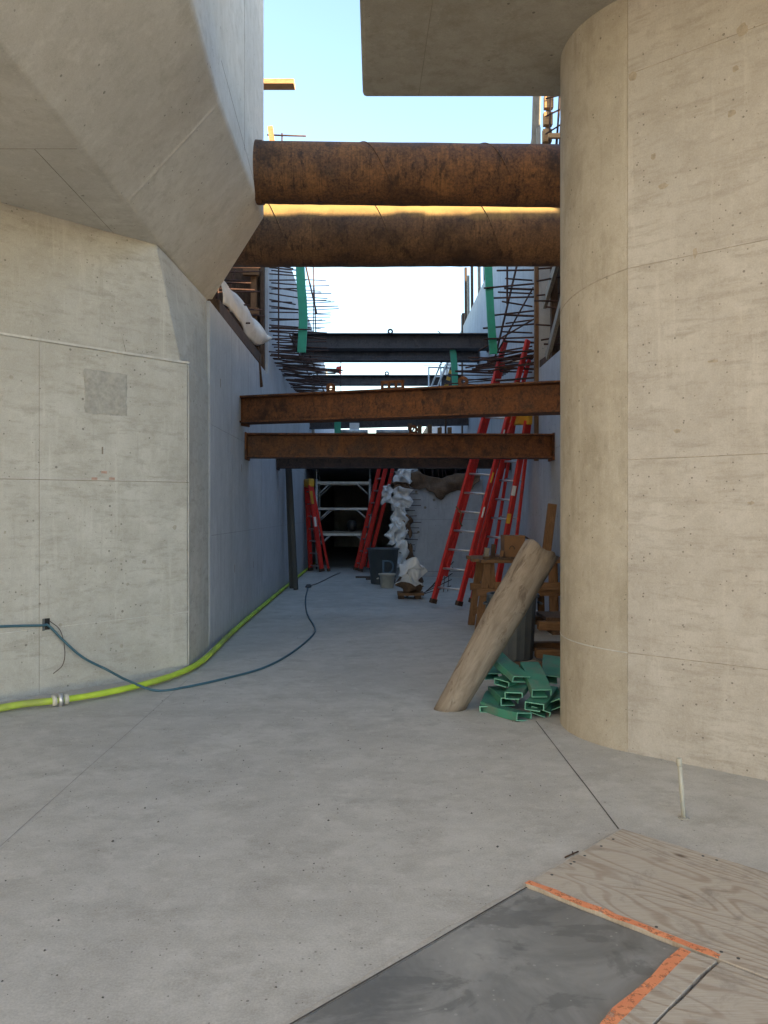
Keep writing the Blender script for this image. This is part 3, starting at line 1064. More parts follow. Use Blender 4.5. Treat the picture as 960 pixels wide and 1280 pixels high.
cap_strip([at(375, 320, 13.1), at(376, 350, 13.1), at(379, 395, 13.1), at(377, 441, 13.1)], .145, 'long green plastic strip capping bar ends on the hose side wall')
cap_strip([at(610, 325, 11.9), at(611, 350, 11.9), at(613, 390, 11.9), at(617, 443, 11.9)], .115, 'long green plastic strip capping bar ends on the ladder side wall')
cap_strip([at(566, 437.5, 16.9), at(568, 460, 16.9), at(569, 484, 16.9)], .13, 'short green plastic strip hanging below the high dark beam')
cap_strip([at(422, 526, 19.9), at(422, 540, 19.9), at(422, 556, 19.9)], .16, 'small green plastic cap showing between the two rusty beams')

# ------------------------------------------------------------------ ladders
def ladder(parent, A0, B0, A1, B1, step=.30, rw=.045, rd=.10, mat='red', feet=True, rung='alu', t0=.06, t1=.99, rungs=True):
    A0, B0, A1, B1 = map(Vector, (A0, B0, A1, B1))
    s = (B0 - A0)
    for a, b in ((A0, A1), (B0, B1)):
        o = MB().bar(a, b, rw, rd, s).build('rail', M[mat], parent, .006, 0, 1)
        if feet:
            MB().bar(a - Vector((0, 0, .0)), a + (b - a).normalized() * .07, rw + .012, rd + .02, s).build('foot', M['lumber_dark'], parent)
    L = (A1 - A0).length
    nr_ = int(L * (t1 - t0) / step)
    for k in range(nr_ + 1 if rungs else 0):
        t = t0 + k * step / L
        MB().tube([A0.lerp(A1, t), B0.lerp(B1, t)], .017, 8).build('rung', M[rung], parent)


lad = thing('extension_ladder', (1.05, 12, 0), 'tall red extension ladder with grey rungs leaning up past both rusty beams', 'ladder')
A0, B0 = Vector((.865, 12.2, .06)), Vector((1.225, 11.88, .06))
A1, B1 = at(632, 425, 12.3), at(660, 425, 12.0)
ladder(lad, A0, B0, A1, B1)
off = Vector((.09, .09, 0))
ladder(lad, A0.lerp(A1, .10) + off, B0.lerp(B1, .10) + off, A0.lerp(A1, .93) + off + Vector((-.02, 0, 0)), B0.lerp(B1, .93) + off + Vector((.02, 0, 0)), .30, .03, .08, 'red', False, rungs=False)
for t in (.33, .46, .62, .8):
    p = B0.lerp(B1, t)
    MB().bar(p + Vector((-.005, -.048, 0)), p + (B1 - B0).normalized() * .16 + Vector((-.005, -.048, 0)), .022, .004, (1, 0, 0)).build('label_plate', M['yellow'] if t in (.46, .8) else M['white_sheet'], lad)
p = A0.lerp(A1, .34)
MB().tube([p + Vector((-.03, -.05, .1)), p + Vector((.05, -.07, 0)), p + Vector((.02, -.07, -.12)), p + Vector((.06, -.06, -.2))], .012, 6).build('rope', M['lumber_x'], lad)

lad2 = thing('stepladder', (1.7, 12.6, 0), 'red stepladder with yellow top folded and leaning behind the workbench', 'ladder')
F0, G0 = Vector((1.52, 12.65, .02)), Vector((1.80, 12.25, .02))
F1, G1 = at(661, 526, 12.35), at(671, 526, 11.95)
F1.x, G1.x = 2.10, 2.26
ladder(lad2, F0, G0, F1, G1, .30, .045, .10, 'red', True)
ladder(lad2, F0 + Vector((.24, .05, 0)), G0 + Vector((.24, .05, 0)), F1 + Vector((.05, .05, 0)), G1 + Vector((.05, .05, 0)), .60, .025, .06, 'red', True)
MB().bar(F1 + Vector((-.03, .05, .02)), G1 + Vector((.04, -.05, .02)), .17, .09, (0, 0, 1)).build('top_cap', M['yellow'], lad2, .02)
for t in (.45, .6):
    p = G0.lerp(G1, t)
    MB().bar(p + Vector((-.02, -.045, 0)), p + (G1 - G0).normalized() * .15 + Vector((-.02, -.045, 0)), .06, .004, (1, 0, 0)).build('label_plate', M['yellow'] if t == .45 else M['white_sheet'], lad2)

lad3 = thing('stepladder', (-1.4, 20, 0), 'red stepladder with bright yellow top leaning on the hose side wall', 'ladder')
F0, G0 = Vector((-1.60, 19.6, .02)), Vector((-1.30, 19.25, .02))
F1, G1 = Vector((-1.70, 19.55, 2.10)), Vector((-1.58, 19.2, 2.10))
ladder(lad3, F0, G0, F1, G1, .30, .05, .11, 'red', True)
ladder(lad3, F0 + Vector((.24, .06, 0)), G0 + Vector((.16, .1, 0)), F1 + Vector((.03, .06, -.05)), G1 + Vector((.05, .1, -.05)), .60, .03, .06, 'red', True)
MB().bar(F1 + Vector((0, .03, .05)), G1 + Vector((.04, -.02, .05)), .20, .14, (0, 0, 1)).build('top_cap', M['yellow'], lad3, .03)
MB().bar(G0.lerp(G1, .78) + Vector((0, -.045, 0)), G0.lerp(G1, .93) + Vector((0, -.045, 0)), .07, .01, (1, 0, 0)).build('brace_plate', M['yellow'], lad3)
MB().bar(G0.lerp(G1, .52) + Vector((0, -.046, 0)), G0.lerp(G1, .63) + Vector((0, -.046, 0)), .07, .004, (1, 0, 0)).build('label_plate', M['white_sheet'], lad3)

lad4 = thing('extension_ladder', (-.4, 19.3, 0), 'red extension ladder leaning beside the scaffold at the tunnel mouth', 'ladder')
A0, B0 = Vector((-.50, 19.55, .03)), Vector((-.38, 19.12, .03))
A1, B1 = Vector((.19, 19.55, 3.0)), Vector((.36, 19.12, 3.0))
ladder(lad4, A0, B0, A1, B1, .30, .03, .10, 'red', True)
off = Vector((.17, .02, 0))
ladder(lad4, A0.lerp(A1, .03) + off, B0.lerp(B1, .03) + off, A0.lerp(A1, .9) + off, B0.lerp(B1, .9) + off, .30, .04, .08, 'red', False, rungs=False)

# ------------------------------------------------------------------ scaffold tower in the tunnel mouth
sc = thing('scaffold_tower', (-.9, 20.6, 0), 'pale grey mobile scaffold tower with three decks in the tunnel mouth', 'scaffold')
x0, x1, ya, yb = -1.50, -.155, 20.2, 21.2
for x in (x0, x1):
    for y in (ya, yb):
        MB().tube([(x, y, .12), (x, y, 2.28)], .030, 8).build('upright', M['scaffold'], sc)
        MB().tube([(x, y, 2.26), (x, y, 2.55)], .014, 8).build('pin', M['scaffold'], sc)
        MB().tube([(x - .02, y, .07), (x + .02, y, .07)], .07, 12).build('caster', M['black'], sc)
    for k in range(7):
        MB().tube([(x, ya, .3 + k * .3), (x, yb, .3 + k * .3)], .016, 6).build('rung', M['scaffold'], sc)
for z in (.88, 1.53, 2.19):
    for y in (ya, yb):
        o = MB().bar((x0, y, z), (x1, y, z), .045, .055).build('ledger', M['scaffold'], sc)
        for sg, x in ((1, x0), (-1, x1)):
            MB().tube([(x, y, z - .33), (x + sg * .34, y, z - .02)], .016, 6).build('brace', M['scaffold'], sc)
    if z < 1:
        for k in range(4):
            MB().box((x0 + .05, ya + .08 + k * .23, z + .03), (x1 - .05, ya + .29 + k * .23, z + .07)).build('deck_plank', M['lumber_grey'], sc)
b = lump((-.62, 20.7, 1.10), (.14, .14, .16), 12, 12, 8, .3).build('tool_bag', M['black'])
tag(b, 'dark tool bag resting on the lowest scaffold deck', 'bag')

# ------------------------------------------------------------------ dark posts against the left wall
for k, (xb, xt, y) in enumerate(((-1.60, -1.705, 15.2), (-1.49, -1.65, 14.9))):
    MBo = MB().bar((xb, y, .005), (xt, y + .05, 2.9), .085, .075, (1, 0, 0)).build('steel_post', M['black'], None, .005, 0, 1)
    tag(MBo, 'dark square post leaning on the hose side trench wall, ' + ('nearer the yellow topped ladder', 'farther from the yellow topped ladder')[k], 'post', 'dark posts leaning on the trench wall')

# ------------------------------------------------------------------ bins and bucket
def bin_(name, c, r0, r1, h, mat, label, cat, n=20, lidless=True, ribs=0):
    t = thing(name, c, label, cat)
    prof = [(r0 * .96, 0), (r0, .015), (r1, h - .03), (r1 + .022, h - .03), (r1 + .024, h), (r1 - .008, h), (r1 - .012, h - .05), (r0 - .015, .03), (0.001, .03)]
    vs, fs = [], []
    for a in range(n):
        th = 2 * math.pi * a / n
        for k, (r, z) in enumerate(prof):
            rr = r * (1 - .03 * (ribs and a % 2 and k in (1, 2)))
            vs.append((c[0] + math.cos(th) * rr, c[1] + math.sin(th) * rr, c[2] + z))
    m = len(prof)
    for a in range(n):
        for k in range(m - 1):
            i, j = a * m + k, ((a + 1) % n) * m + k
            fs.append((i, j, j + 1, i + 1))
    fs.append(tuple(a * m for a in range(n - 1, -1, -1)))
    mb = MB()
    mb.add(vs, fs, not ribs)
    mb.build('body', M[mat], t)
    for sg in (-1, 1):
        MB().tube([(c[0] + sg * (r1 + .02), c[1] - .06, c[2] + h - .09), (c[0] + sg * (r1 + .05), c[1] - .04, c[2] + h - .10), (c[0] + sg * (r1 + .05), c[1] + .04, c[2] + h - .10), (c[0] + sg * (r1 + .02), c[1] + .06, c[2] + h - .09)], .01, 6).build('handle', M[mat], t)
    return t


trash = bin_('trash_can', (.145, 16.2, 0), .25, .31, .72, 'bin', 'dark grey trash can with a hand painted letter beside the white bucket', 'trash can', 24)
cu = bpy.data.curves.new('letter', 'FONT')
cu.body = 'D'
cu.size = .40
cu.extrude = .001
tmp = bpy.data.objects.new('tmp', cu)
C.objects.link(tmp)
bpy.context.view_layer.update()
dg = bpy.context.evaluated_depsgraph_get()
me = bpy.data.meshes.new_from_object(tmp.evaluated_get(dg))
bpy.data.objects.remove(tmp)
for v in me.vertices:
    x, z = v.co.x - .05, v.co.y + .22
    th = x / .285
    rr = .25 + .06 * z / .72 + .010 + .002 * (v.co.z > 0)
    v.co = (.145 + math.sin(th) * rr, 16.2 - math.cos(th) * rr, z)
me.materials.clear()
me.materials.append(M['mark'])
lo = bpy.data.objects.new('painted_letter', me)
C.objects.link(lo)
adopt(lo, trash)
bin_('bucket', (.215, 15.35, 0), .125, .145, .27, 'bucket', 'small off white plastic bucket in front of the dark trash can', 'bucket', 18)
bin_('trash_can', (1.36, 7.95, 0), .20, .235, .64, 'bin', 'dark ribbed trash can behind the leaning fibre tube', 'trash can', 32, ribs=1)
st = thing('scrap_board', (-.05, 16.6, 0), 'short brown boards lying on the floor beside the dark trash can', 'board')
MB().box((-.45, 17.6, 0), (.10, 17.7, .03)).build('board', M['lumber_dark'], st)
MB().box((-.22, 17.1, 0), (.1, 17.2, .03)).build('board', M['lumber_dark'], st)

# ------------------------------------------------------------------ workbench made of lumber
wb = thing('workbench', (1.8, 10, 0), 'rough lumber workbench on splayed legs beside the tall red ladder', 'workbench')
for y in (9.55, 10.25):
    for sg, xb, xt in ((-1, 1.22, 1.33), (1, 1.42, 1.37)):
        MB().bar((xb, y - .02 * sg, 0), (xt, y + .012 * sg, .84), .085, .038, (1, 0, 0)).build('leg', M['lumber_z'], wb)
    MB().bar((1.20, y - .045, .50), (2.30, y - .045, .50), .04, .09, (0, 1, 0)).build('rail', M['lumber_x'], wb)
    MB().bar((1.23, y - .06, .20), (1.46, y - .06, .20), .03, .09, (0, 1, 0)).build('cleat', M['lumber_x'], wb)
    for xb in (2.12, 2.30):
        MB().bar((xb, y, 0), (xb - .02, y, .84), .085, .038, (1, 0, 0)).build('leg', M['lumber_z'], wb)
MB().bar((1.40, 9.42, .58), (2.32, 9.42, .575), .035, .09, (0, 1, 0)).build('rail', M['lumber_x'], wb)
for k in range(5):
    y = 9.45 + k * .2
    MB().box((1.22 + J(.06), y, .845 + J(.004)), (2.33 + J(.02), y + .185, .885)).build('top_board', M['lumber_x'], wb, .004, 0, 1)
b = thing('cardboard_box', (1.68, 9.8, .885), 'brown cardboard box with a black hook drawn on its front', 'box')
MB().box((1.55, 9.65, .887), (1.80, 9.95, 1.165)).build('carton', M['cardboard'], b, .004, 0, 1)
for sg in (-1, 1):
    MB().bar((1.675 + sg * .126, 9.65, 1.165), (1.675 + sg * .126, 9.95, 1.165), .004, .003).build('flap', M['cardboard'], b)
MB().bar((1.79, 9.80, 1.165), (1.87, 9.80, 1.12), .28, .004, (0, 1, 0)).build('flap', M['cardboard'], b)
pts = [(1.64 + .03 * math.cos(a), 9.648, 1.0 + .04 * math.sin(a)) for a in [k * .35 for k in range(10)]]
MB().tube(pts, .004, 5).build('drawn_mark', M['black'], b)
for (x, y, w, h, mt), lb in zip(((1.42, 9.75, .05, .17, 'lumber_dark'), (1.36, 9.9, .06, .12, 'lumber_grey'), (1.50, 9.6, .04, .10, 'lumber_z')),
                                ('dark offcut standing on the workbench beside the cardboard box', 'grey offcut standing near the edge of the workbench', 'short pale offcut standing in front of the cardboard box')):
    o = MB().bar((x, y, .887), (x + .015, y, .887 + h), w, .07, (1, 0, 0)).build('wood_offcut', M[mt], None, .003, 0, 1)
    tag(o, lb, 'offcut')
o = MB().bar((1.28, 9.55, .905), (1.78, 9.35, .905), .045, .028).build('wood_offcut', M['lumber_dark'])
tag(o, 'long brown board end jutting over the workbench edge', 'offcut')
tote = thing('plastic_tote', (1.55, 10, 0), 'blue grey plastic tote standing under the workbench', 'tote')
MB().hull([(1.40, 9.75, 0), (1.82, 9.75, 0), (1.82, 10.2, 0), (1.40, 10.2, 0), (1.36, 9.70, .43), (1.86, 9.70, .43), (1.86, 10.25, .43), (1.36, 10.25, .43)]).build('body', M['tote'], tote, .02)
MB().box((1.34, 9.68, .425), (1.88, 10.27, .46)).build('lid', M['black'], tote, .01)
o = MB().bar((2.10, 9.9, .88), (2.20, 9.98, 1.55), .11, .04, (1, 0, 0)).build('leaning_plank', M['lumber_z'], None, .004, 0, 1)
tag(o, 'reddish brown plank standing upright on the workbench end by the wall', 'plank')
cr = thing('lumber_stack', (1.8, 8, 0), 'stack of short brown boards on bearers between pier and trash can', 'lumber')
for k, z in enumerate((.03, .30)):
    MB().box((1.58 + J(.03), 7.75, z), (2.3, 7.87, z + .085)).build('board', M['lumber_x'], cr, .004, 0, 1)
    MB().box((1.58 + J(.03), 8.15, z), (2.3, 8.27, z + .085)).build('board', M['lumber_x'], cr, .004, 0, 1)
for x in (1.70, 2.1):
    for z in (-.01, .265):
        MB().box((x, 7.7, max(z, .001)), (x + .08, 8.32, z + .035)).build('bearer', M['lumber_dark'], cr)
MB().box((1.66, 7.80, .386), (2.3, 8.3, .42)).build('board', M['lumber_dark'], cr)
o = MB().box((1.08, 7.42, .001), (1.72, 7.58, .035)).build('floor_board', M['lumber_x'], None, .004, 0, 1)
tag(o, 'reddish board lying flat on the floor behind the green troughs', 'board')

# ------------------------------------------------------------------ fibre tube leaning on the pier
tb = thing('fibre_tube', (.62, 5.9, 0), 'big tan fibre tube with a torn top leaning against the beige pier', 'tube')
c0, c1 = Vector((.545, 5.90, 0)), Vector((1.262, 6.12, 1.16))
ax = (c1 - c0).normalized()
sx = Vector((0, 0, 1)).cross(ax).normalized()
tx = ax.cross(sx)
rt = .138
secs = []
N = 40
Lt = (c1 - c0).length
for j in range(25):
    b_ = j / 24
    sec = []
    for k in range(N):
        th = 2 * math.pi * k / N
        e = sx * math.cos(th) + tx * math.sin(th)
        rr = rt * (1 + .035 * noise.noise(e * 1.5 + ax * b_ * 4)) * (.74 + .26 * min(1, b_ * 1.6))
        base_p = c0 + e * rr
        lo_t = -base_p.z / ax.z                       # slide along the axis to the floor
        hi_t = Lt + .03 * noise.noise(e * 1.6) + .008 * noise.noise(e * 6)
        sec.append(base_p + ax * (lo_t + (hi_t - lo_t) * b_))
    secs.append(sec)
vs = [p for s in secs for p in s]
fs = [(j * N + k, j * N + (k + 1) % N, (j + 1) * N + (k + 1) % N, (j + 1) * N + k) for j in range(24) for k in range(N)]
tube_o = MB().add(vs, fs, True).build('shell', M['tube'], tb, 0, .014)
tm = Matrix.Translation(c0) @ ax.to_track_quat('Z', 'Y').to_matrix().to_4x4()
tube_o.data.transform(tm.inverted())
tube_o.matrix_basis = tm

# ------------------------------------------------------------------ heap of green troughs
def trough(c, yaw, pitch, roll, L, w, h, label):
    t = thing('green_trough', c, label, 'trough', 'green plastic troughs in the heap')
    rot = Matrix.Rotation(yaw, 3, 'Z') @ Matrix.Rotation(pitch, 3, 'X') @ Matrix.Rotation(roll, 3, 'Y')
    th = .007
    lip = w * .80
    # closed on top, both sides, and most of the underside; slot at one lower edge
    prof = [(-w / 2, -h / 2), (-w / 2 + lip, -h / 2), (-w / 2 + lip, -h / 2 + th), (-w / 2 + th, -h / 2 + th), (-w / 2 + th, h / 2 - th), (w / 2 - th, h / 2 - th), (w / 2 - th, -h / 2 + th * 2.2), (w / 2, -h / 2 + th * 2.2), (w / 2, h / 2), (-w / 2, h / 2)]
    secs = []
    for j in range(5):
        y = (j / 4 - .5) * L
        warp = .012 * math.sin(j * .8 + yaw * 5)
        secs.append([Vector(c) + rot @ Vector((a * (1 + .03 * math.sin(j)), y, b + warp)) for a, b in prof])
    body = MB().loft(secs).build('body', M['green'], t, .0025, 0, 1)
    fr = [Vector(c) + rot @ Vector((a, -L / 2 - .0015, b + .012 * math.sin(yaw * 5))) for a, b in prof]
    bk = [p + rot @ Vector((0, .004, 0)) for p in fr]
    MB().loft([fr, bk]).build('cut_edge', M['green_cut'], t)
    return t


TR = [  # u, v of the near end centre, depth, yaw, pitch, roll, length
    (611, 885, 5.78, -.25, .00, -.05, .42, 'green trough lying flat on the floor beside the tube foot'),
    (655, 897, 5.55, .55, .02, .15, .40, 'brightest green trough pointing out lowest at the front of the heap'),
    (627, 855, 5.90, -.75, .10, .10, .40, 'green trough slanting out toward the fibre tube'),
    (642, 868, 5.72, -.40, .06, -.05, .42, 'green trough with open end in the middle of the heap'),
    (651, 851, 5.80, .35, .32, .10, .42, 'steep dusty green trough tipped up at the top of the heap'),
    (677, 867, 5.68, .02, .28, .0, .44, 'dusty green trough standing steepest beside the pier'),
    (668, 882, 5.60, -.45, .05, .05, .42, 'green trough low beside the pier with its slot open'),
    (692, 880, 5.72, -.50, .08, -.45, .42, 'green trough tilted on its side against the pier foot'),
    (637, 878, 5.80, .10, .02, .0, .40, 'green trough half buried under the middle of the heap'),
    (618, 846, 6.10, .05, .12, .0, .40, 'dark dusty green trough at the back of the heap by the tube'),
    (690, 848, 6.05, -.2, .15, .1, .42, 'green trough at the back of the heap near the pier'),
    (640, 838, 6.15, .3, .10, .0, .40, 'shaded green trough lying behind the tipped up one'),
    (676, 889, 5.65, -.2, .02, .3, .36, 'small green trough end peeping out under its neighbours'),
]
for u, v, Y, yaw, pit, rol, L, lb in TR:
    e = at(u, v, Y)
    rot = Matrix.Rotation(yaw, 3, 'Z') @ Matrix.Rotation(pit, 3, 'X')
    c = e + rot @ Vector((0, L / 2, 0))
    trough((c.x, c.y, max(c.z, .028)), yaw, pit, rol, L, .135 * rnd.uniform(.86, 1.08), .056 * rnd.uniform(.85, 1.1), lb)

# ------------------------------------------------------------------ hose and cable
hp = []
for x, y in ((-4.2, 4.30), (-3.2, 5.33), (-2.74, 5.75)):
    hp.append((x, y, .035))
for u, v, zz in ((30, 880, .04), (75, 875, .045), (115, 869, .04), (160, 860, .04), (205, 848, .04), (240, 834, .04), (262, 818, .04), (285, 795, .04), (312, 771, .04), (340, 747, .04), (360, 730, .04), (378, 714, .04)):
    Y = (EYE - zz) / (v - 640) * 1000
    X = (u - 470) / 1000 * Y
    if Y > 8.3:
        X = max(X, XL + .045)
    hp.append((X, Y, zz))
hp.append((XL + .06, 24, .04))
hose = thing('fire_hose', (-2, 7, 0), 'lime yellow hose snaking along the foot of abutment and trench wall', 'hose')
P = smooth_path(hp, 10)
MB().tube(P, [.030 + .004 * noise.noise(p * 3) + .002 * noise.noise(p * 11) for p in P], 12, True, .85).build('hose_body', M['hose'], hose)
i0 = min(range(len(P)), key=lambda i: (P[i] - Vector(at(75, 875, 1410 / 235))).length)
for k, rr in ((-1, .040), (0, .050), (1, .040)):
    c = P[i0 + k] if abs(k) < 2 else P[i0] + (P[i0 + 1] - P[i0 - 1]).normalized() * (.05 * k)
    d = (P[i0 + 1] - P[i0 - 1]).normalized()
    c = P[i0] + d * (.042 * k)
    MB().tube([c - d * .016, c + d * .016], rr, 14).build('coupling_ring', M['alu'] if k == 0 else M['bucket'], hose)

cp = []
for u, zz in ((-60, .60), (10, .575), (50, .555), (60, .545)):
    cp.append(on_face(u, zz) + nf * .018)
for u, zz in ((76, .42), (98, .27), (126, .145)):
    cp.append(on_face(u, zz) + nf * (.03 + .22 * (.5 - zz)))
for u, v in ((160, 864), (195, 865), (230, 861), (280, 850), (330, 836), (365, 817), (390, 796), (393, 785), (384, 768), (382, 750), (385, 735)):
    Y = EYE / (v - 640) * 1000
    zz = .085 if u == 160 else .012
    cp.append(Vector(((u - 470) / 1000 * Y, Y, zz)))
P = smooth_path(cp, 8)
cab = thing('power_cable', (-1, 8, 0), 'thin blue cable hanging from the abutment slot and looping across the floor', 'cable')
MB().tube(P, .010, 8).build('sheath', M['cable'], cab)
e = P[-1]
MB().hull([e + Vector(q) for q in ((-.06, -.02, 0), (.07, 0, 0), (-.05, .10, 0), (.06, .12, 0), (-.03, .02, .06), (.05, .04, .06), (0, .09, .05))]).build('plug', M['black'], cab, .01)
P2 = smooth_path([e + Vector((0, .1, .01)), (-1.15, 16.4, .01), (-1.0, 17.8, .01), (-.85, 19.0, .01)], 6)
o = MB().tube(P2, .008, 6).build('power_cable', M['black'])
tag(o, 'black lead running from the cable plug toward the tunnel', 'cable')
# thin tie wire on the abutment
P3 = smooth_path([on_face(62, .58) + nf * .01, on_face(74, .50) + nf * .02, on_face(80, .34) + nf * .015, on_face(77, .22) + nf * .02, on_face(66, .16) + nf * .01], 6)
o = MB().tube(P3, .0025, 5).build('tie_wire', M['rebar'])
tag(o, 'thin rusty wire curling down from the dark slot in the abutment', 'wire')

# ------------------------------------------------------------------ foreground: plywood, plate, stub
C0 = Vector((.568, 3.07, 0))
E1 = Vector((.7071, -.7071, 0))
E2 = Vector((.7071, .7071, 0))


def slab45(a0_, a1_, b0_, b1_, z0, z1, wob=.003):
    """sheet in the 45 degree grid with slightly uneven edges"""
    pts = []
    n_ = 14
    for (p, q) in (((a0_, b0_), (a1_, b0_)), ((a1_, b0_), (a1_, b1_)), ((a1_, b1_), (a0_, b1_)), ((a0_, b1_), (a0_, b0_))):
        for k in range(n_):
            f = k / n_
            a_, b_ = p[0] + (q[0] - p[0]) * f, p[1] + (q[1] - p[1]) * f
            c = C0 + E1 * a_ + E2 * b_
            w = wob * noise.noise(c * 14) * 2
            pts.append(c + E1 * w + E2 * w)
    m = len(pts)
    mb = MB()
    vs = [p + Vector((0, 0, z0)) for p in pts] + [p + Vector((0, 0, z1)) for p in pts]
    return mb.add(vs, [tuple(range(m - 1, -1, -1)), tuple(range(m, 2 * m))] + [(i, (i + 1) % m, (i + 1) % m + m, i + m) for i in range(m)])


ply = thing('plywood_sheet', C0 + E1 * .8 + E2 * .4, 'large knotty plywood sheet on the floor with an orange painted edge', 'plywood')
slab45(0, 2.4, 0.015, .77, .001, .020).build('sheet', M['plywood'], ply, .002, 0, 1)
slab45(-.004, .735, .014, .046, .0202, .0212, .009).build('paint_stripe', M['orange'], ply)
ply2 = thing('plywood_strip', C0 + E1 * .68 - E2 * .5, 'narrow plywood strip with a broad orange painted edge beside the grey plate', 'plywood')
slab45(.625, .732, -1.6, -.002, .001, .020).build('sheet', M['plywood_b'], ply2, .002, 0, 1)
slab45(.622, .662, -1.6, -.004, .0202, .0212, .008).build('paint_stripe', M['orange'], ply2)
ply3 = thing('plywood_sheet', C0 + E1 * 1.2 - E2 * .5, 'bare plywood sheet beyond the narrow orange edged strip', 'plywood')
slab45(.742, 2.0, -1.3, .004, .001, .019).build('sheet', M['plywood_b'], ply3, .002, 0, 1)
for k in range(16):
    a_, b_ = rnd.choice(((rnd.uniform(.02, 1.6), .74), (.03, rnd.uniform(.05, .7)), (rnd.uniform(.1, 1.4), .06)))
    c = C0 + E1 * a_ + E2 * b_
    MB().tube([(c.x, c.y, .0195), (c.x, c.y, .0212)], .006, 8).build('screw_head', M['black'], ply)
plate = slab45(.012, .618, -2.4, .008, .001, .006).build('cover_plate', M['plate'])
tag(plate, 'dark grey worn cover plate on the floor bordered by orange paint', 'plate')


def lip(s, t):
    b_ = -2.4 + 3.2 * t
    c = C0 + E2 * b_
    w = .028 + .014 * noise.noise(c * 6) + .01 * noise.noise(c * 21)
    a_ = -w + (w + .006) * s
    z = (.000, .003, .004, .001)[min(3, int(s * 3 + .5))] + (.0025 * noise.noise(c * 9 + Vector((s * 3, 0, 0))) if 0 < s < 1 else 0)
    return C0 + E1 * a_ + E2 * b_ + Vector((0, 0, z))


MB().grid(lip, 3, 90, False).build('slab_lip', M['floor'], FLOOR)
g0, g1 = C0 - E2 * 2.4 + E1 * .008, C0 + E2 * .75 + E1 * .002
floor_line(g0, g1, .009, 'gap', .0075)
stub = thing('pipe_stub', (1.455, 3.79, 0), 'short pale plastic pipe stub standing out of the floor by the pier', 'pipe')
MB().tube([(1.458, 3.79, 0), (1.440, 3.795, .255)], .0105, 14).build('pipe', M['pvc'], stub)
MB().tube([(1.440, 3.795, .245), (1.4375, 3.796, .282)], .013, 14).build('cap', M['pvc'], stub, .002, 0, 1)
MB().tube([(1.458, 3.79, -.001), (1.458, 3.79, .003)], [.03, .018], 14).build('grout_collar', M['smudge'], stub)

tw = thing('twig', (.83, 3.40, 0), 'small dark twig lying at the plywood edge on the floor', 'twig')
for a, b in (((.79, 3.345, .006), (.86, 3.40, .008)), ((.83, 3.37, .007), (.835, 3.40, .006))):
    MB().tube([a, b], .003, 6).build('stem', M['lumber_dark'], tw)
# grit on the floor
mb = MB()
for k in range(420):
    if k < 300:
        x, y = rnd.uniform(-1.9, 1.0), rnd.uniform(1.9, 6.5)
    else:
        x, y = rnd.uniform(-1.6, 2.2), rnd.uniform(6, 17)
    if (Vector((x, y, 0)) - C0).dot(E1) > -.05 and (Vector((x, y, 0)) - C0).dot(E2) < .8 and y < 4:
        continue
    r = rnd.choice((.003, .003, .004, .005, .007)) * rnd.uniform(.7, 1.2)
    a = rnd.uniform(0, 6)
    vs = [(x + r * math.cos(a + i * 2.1) * rnd.uniform(.7, 1.2), y + r * math.sin(a + i * 2.1), .0003) for i in range(3)] + [(x + J(r * .3), y + J(r * .3), r * .9)]
    mb.add(vs, [(0, 2, 1), (0, 1, 3), (1, 2, 3), (2, 0, 3)])
g = mb.build('grit', M['stone'], None, stuff=True)
tag(g, 'dark grit and crumbs scattered over the concrete floor', 'grit')

# ------------------------------------------------------------------ timber formwork, hose side
fw = thing('timber_formwork', (-2.2, 10.5, 3.7), 'dark timber formwork with rusty bars under the pipes on the hose side', 'formwork')
for k in range(5):
    MB().box((-2.75, 9.3 + k * .78, 3.70), (-2.66, 9.39 + k * .78, 5.6)).build('stud', M['lumber_dark'], fw)
for k in range(7):
    MB().box((-2.66, 9.25, 3.72 + k * .26), (-2.62, 13.0, 3.93 + k * .26)).build('plank', M['lumber_dark'], fw)
MB().box((-2.62, 12.86, 3.70), (-1.80, 12.90, 5.9)).build('end_panel', M['lumber_dark'], fw)
MB().box((-1.99, 12.70, 3.69), (-1.90, 12.86, 5.9)).build('stud', M['lumber_z'], fw)
MB().box((-1.84, 12.72, 3.69), (-1.78, 12.84, 5.9)).build('stud', M['lumber_dark'], fw)
for k in range(3):
    MB().box((-2.1, 12.60, 3.95 + k * .62), (-1.85, 12.70, 4.05 + k * .62)).build('block', M['lumber_x'], fw)
for k in range(22):
    z = 3.95 + k * .075
    bar((-2.5, 10.6 + (k % 4) * .5, z), (-1.72 + J(.06), 10.7 + (k % 4) * .5, z + J(.05)), fw, .012)
for k in range(6):
    bar((-2.3 + J(.3), 10.2 + k * .4, 3.7), (-2.3 + J(.3), 10.2 + k * .4, 5.5), fw, .012)
wal = thing('timber_waler', (-1.8, 10.5, 3.68), 'dark timber lying along the top edge of the trench wall', 'timber')
MB().bar((-1.83, 9.0, 3.765), (-1.81, 12.15, 3.765), .14, .16, (1, 0, 0)).build('timber', M['lumber_dark'], wal, .01)
MB().bar((-1.76, 12.1, 3.34), (-1.80, 11.85, 4.02), .10, .05, (1, 0, 0)).build('stake', M['lumber_dark'], wal, .006, 0, 1)


def tarp_fn(s, t):
    y = 9.3 + 3.05 * s
    sag = .24 * math.sin(math.pi * min(1, s * 1.05)) ** 1.0
    top = Vector((-2.05 + .40 * s ** 2, y, 4.34 + .16 * math.sin(math.pi * s) - .16 * s))
    bot = Vector((-1.77 + .05 * s, y - .1, 3.86 + .06 * math.sin(s * 7) + .12 * s ** 3))
    p = top.lerp(bot, t)
    p.x += .10 * math.sin(math.pi * t)
    p.z -= sag * .0
    q = p * 2.6
    return p + Vector((.05 * noise.noise(q), 0, .06 * noise.noise(q + Vector((5, 0, 0)))))


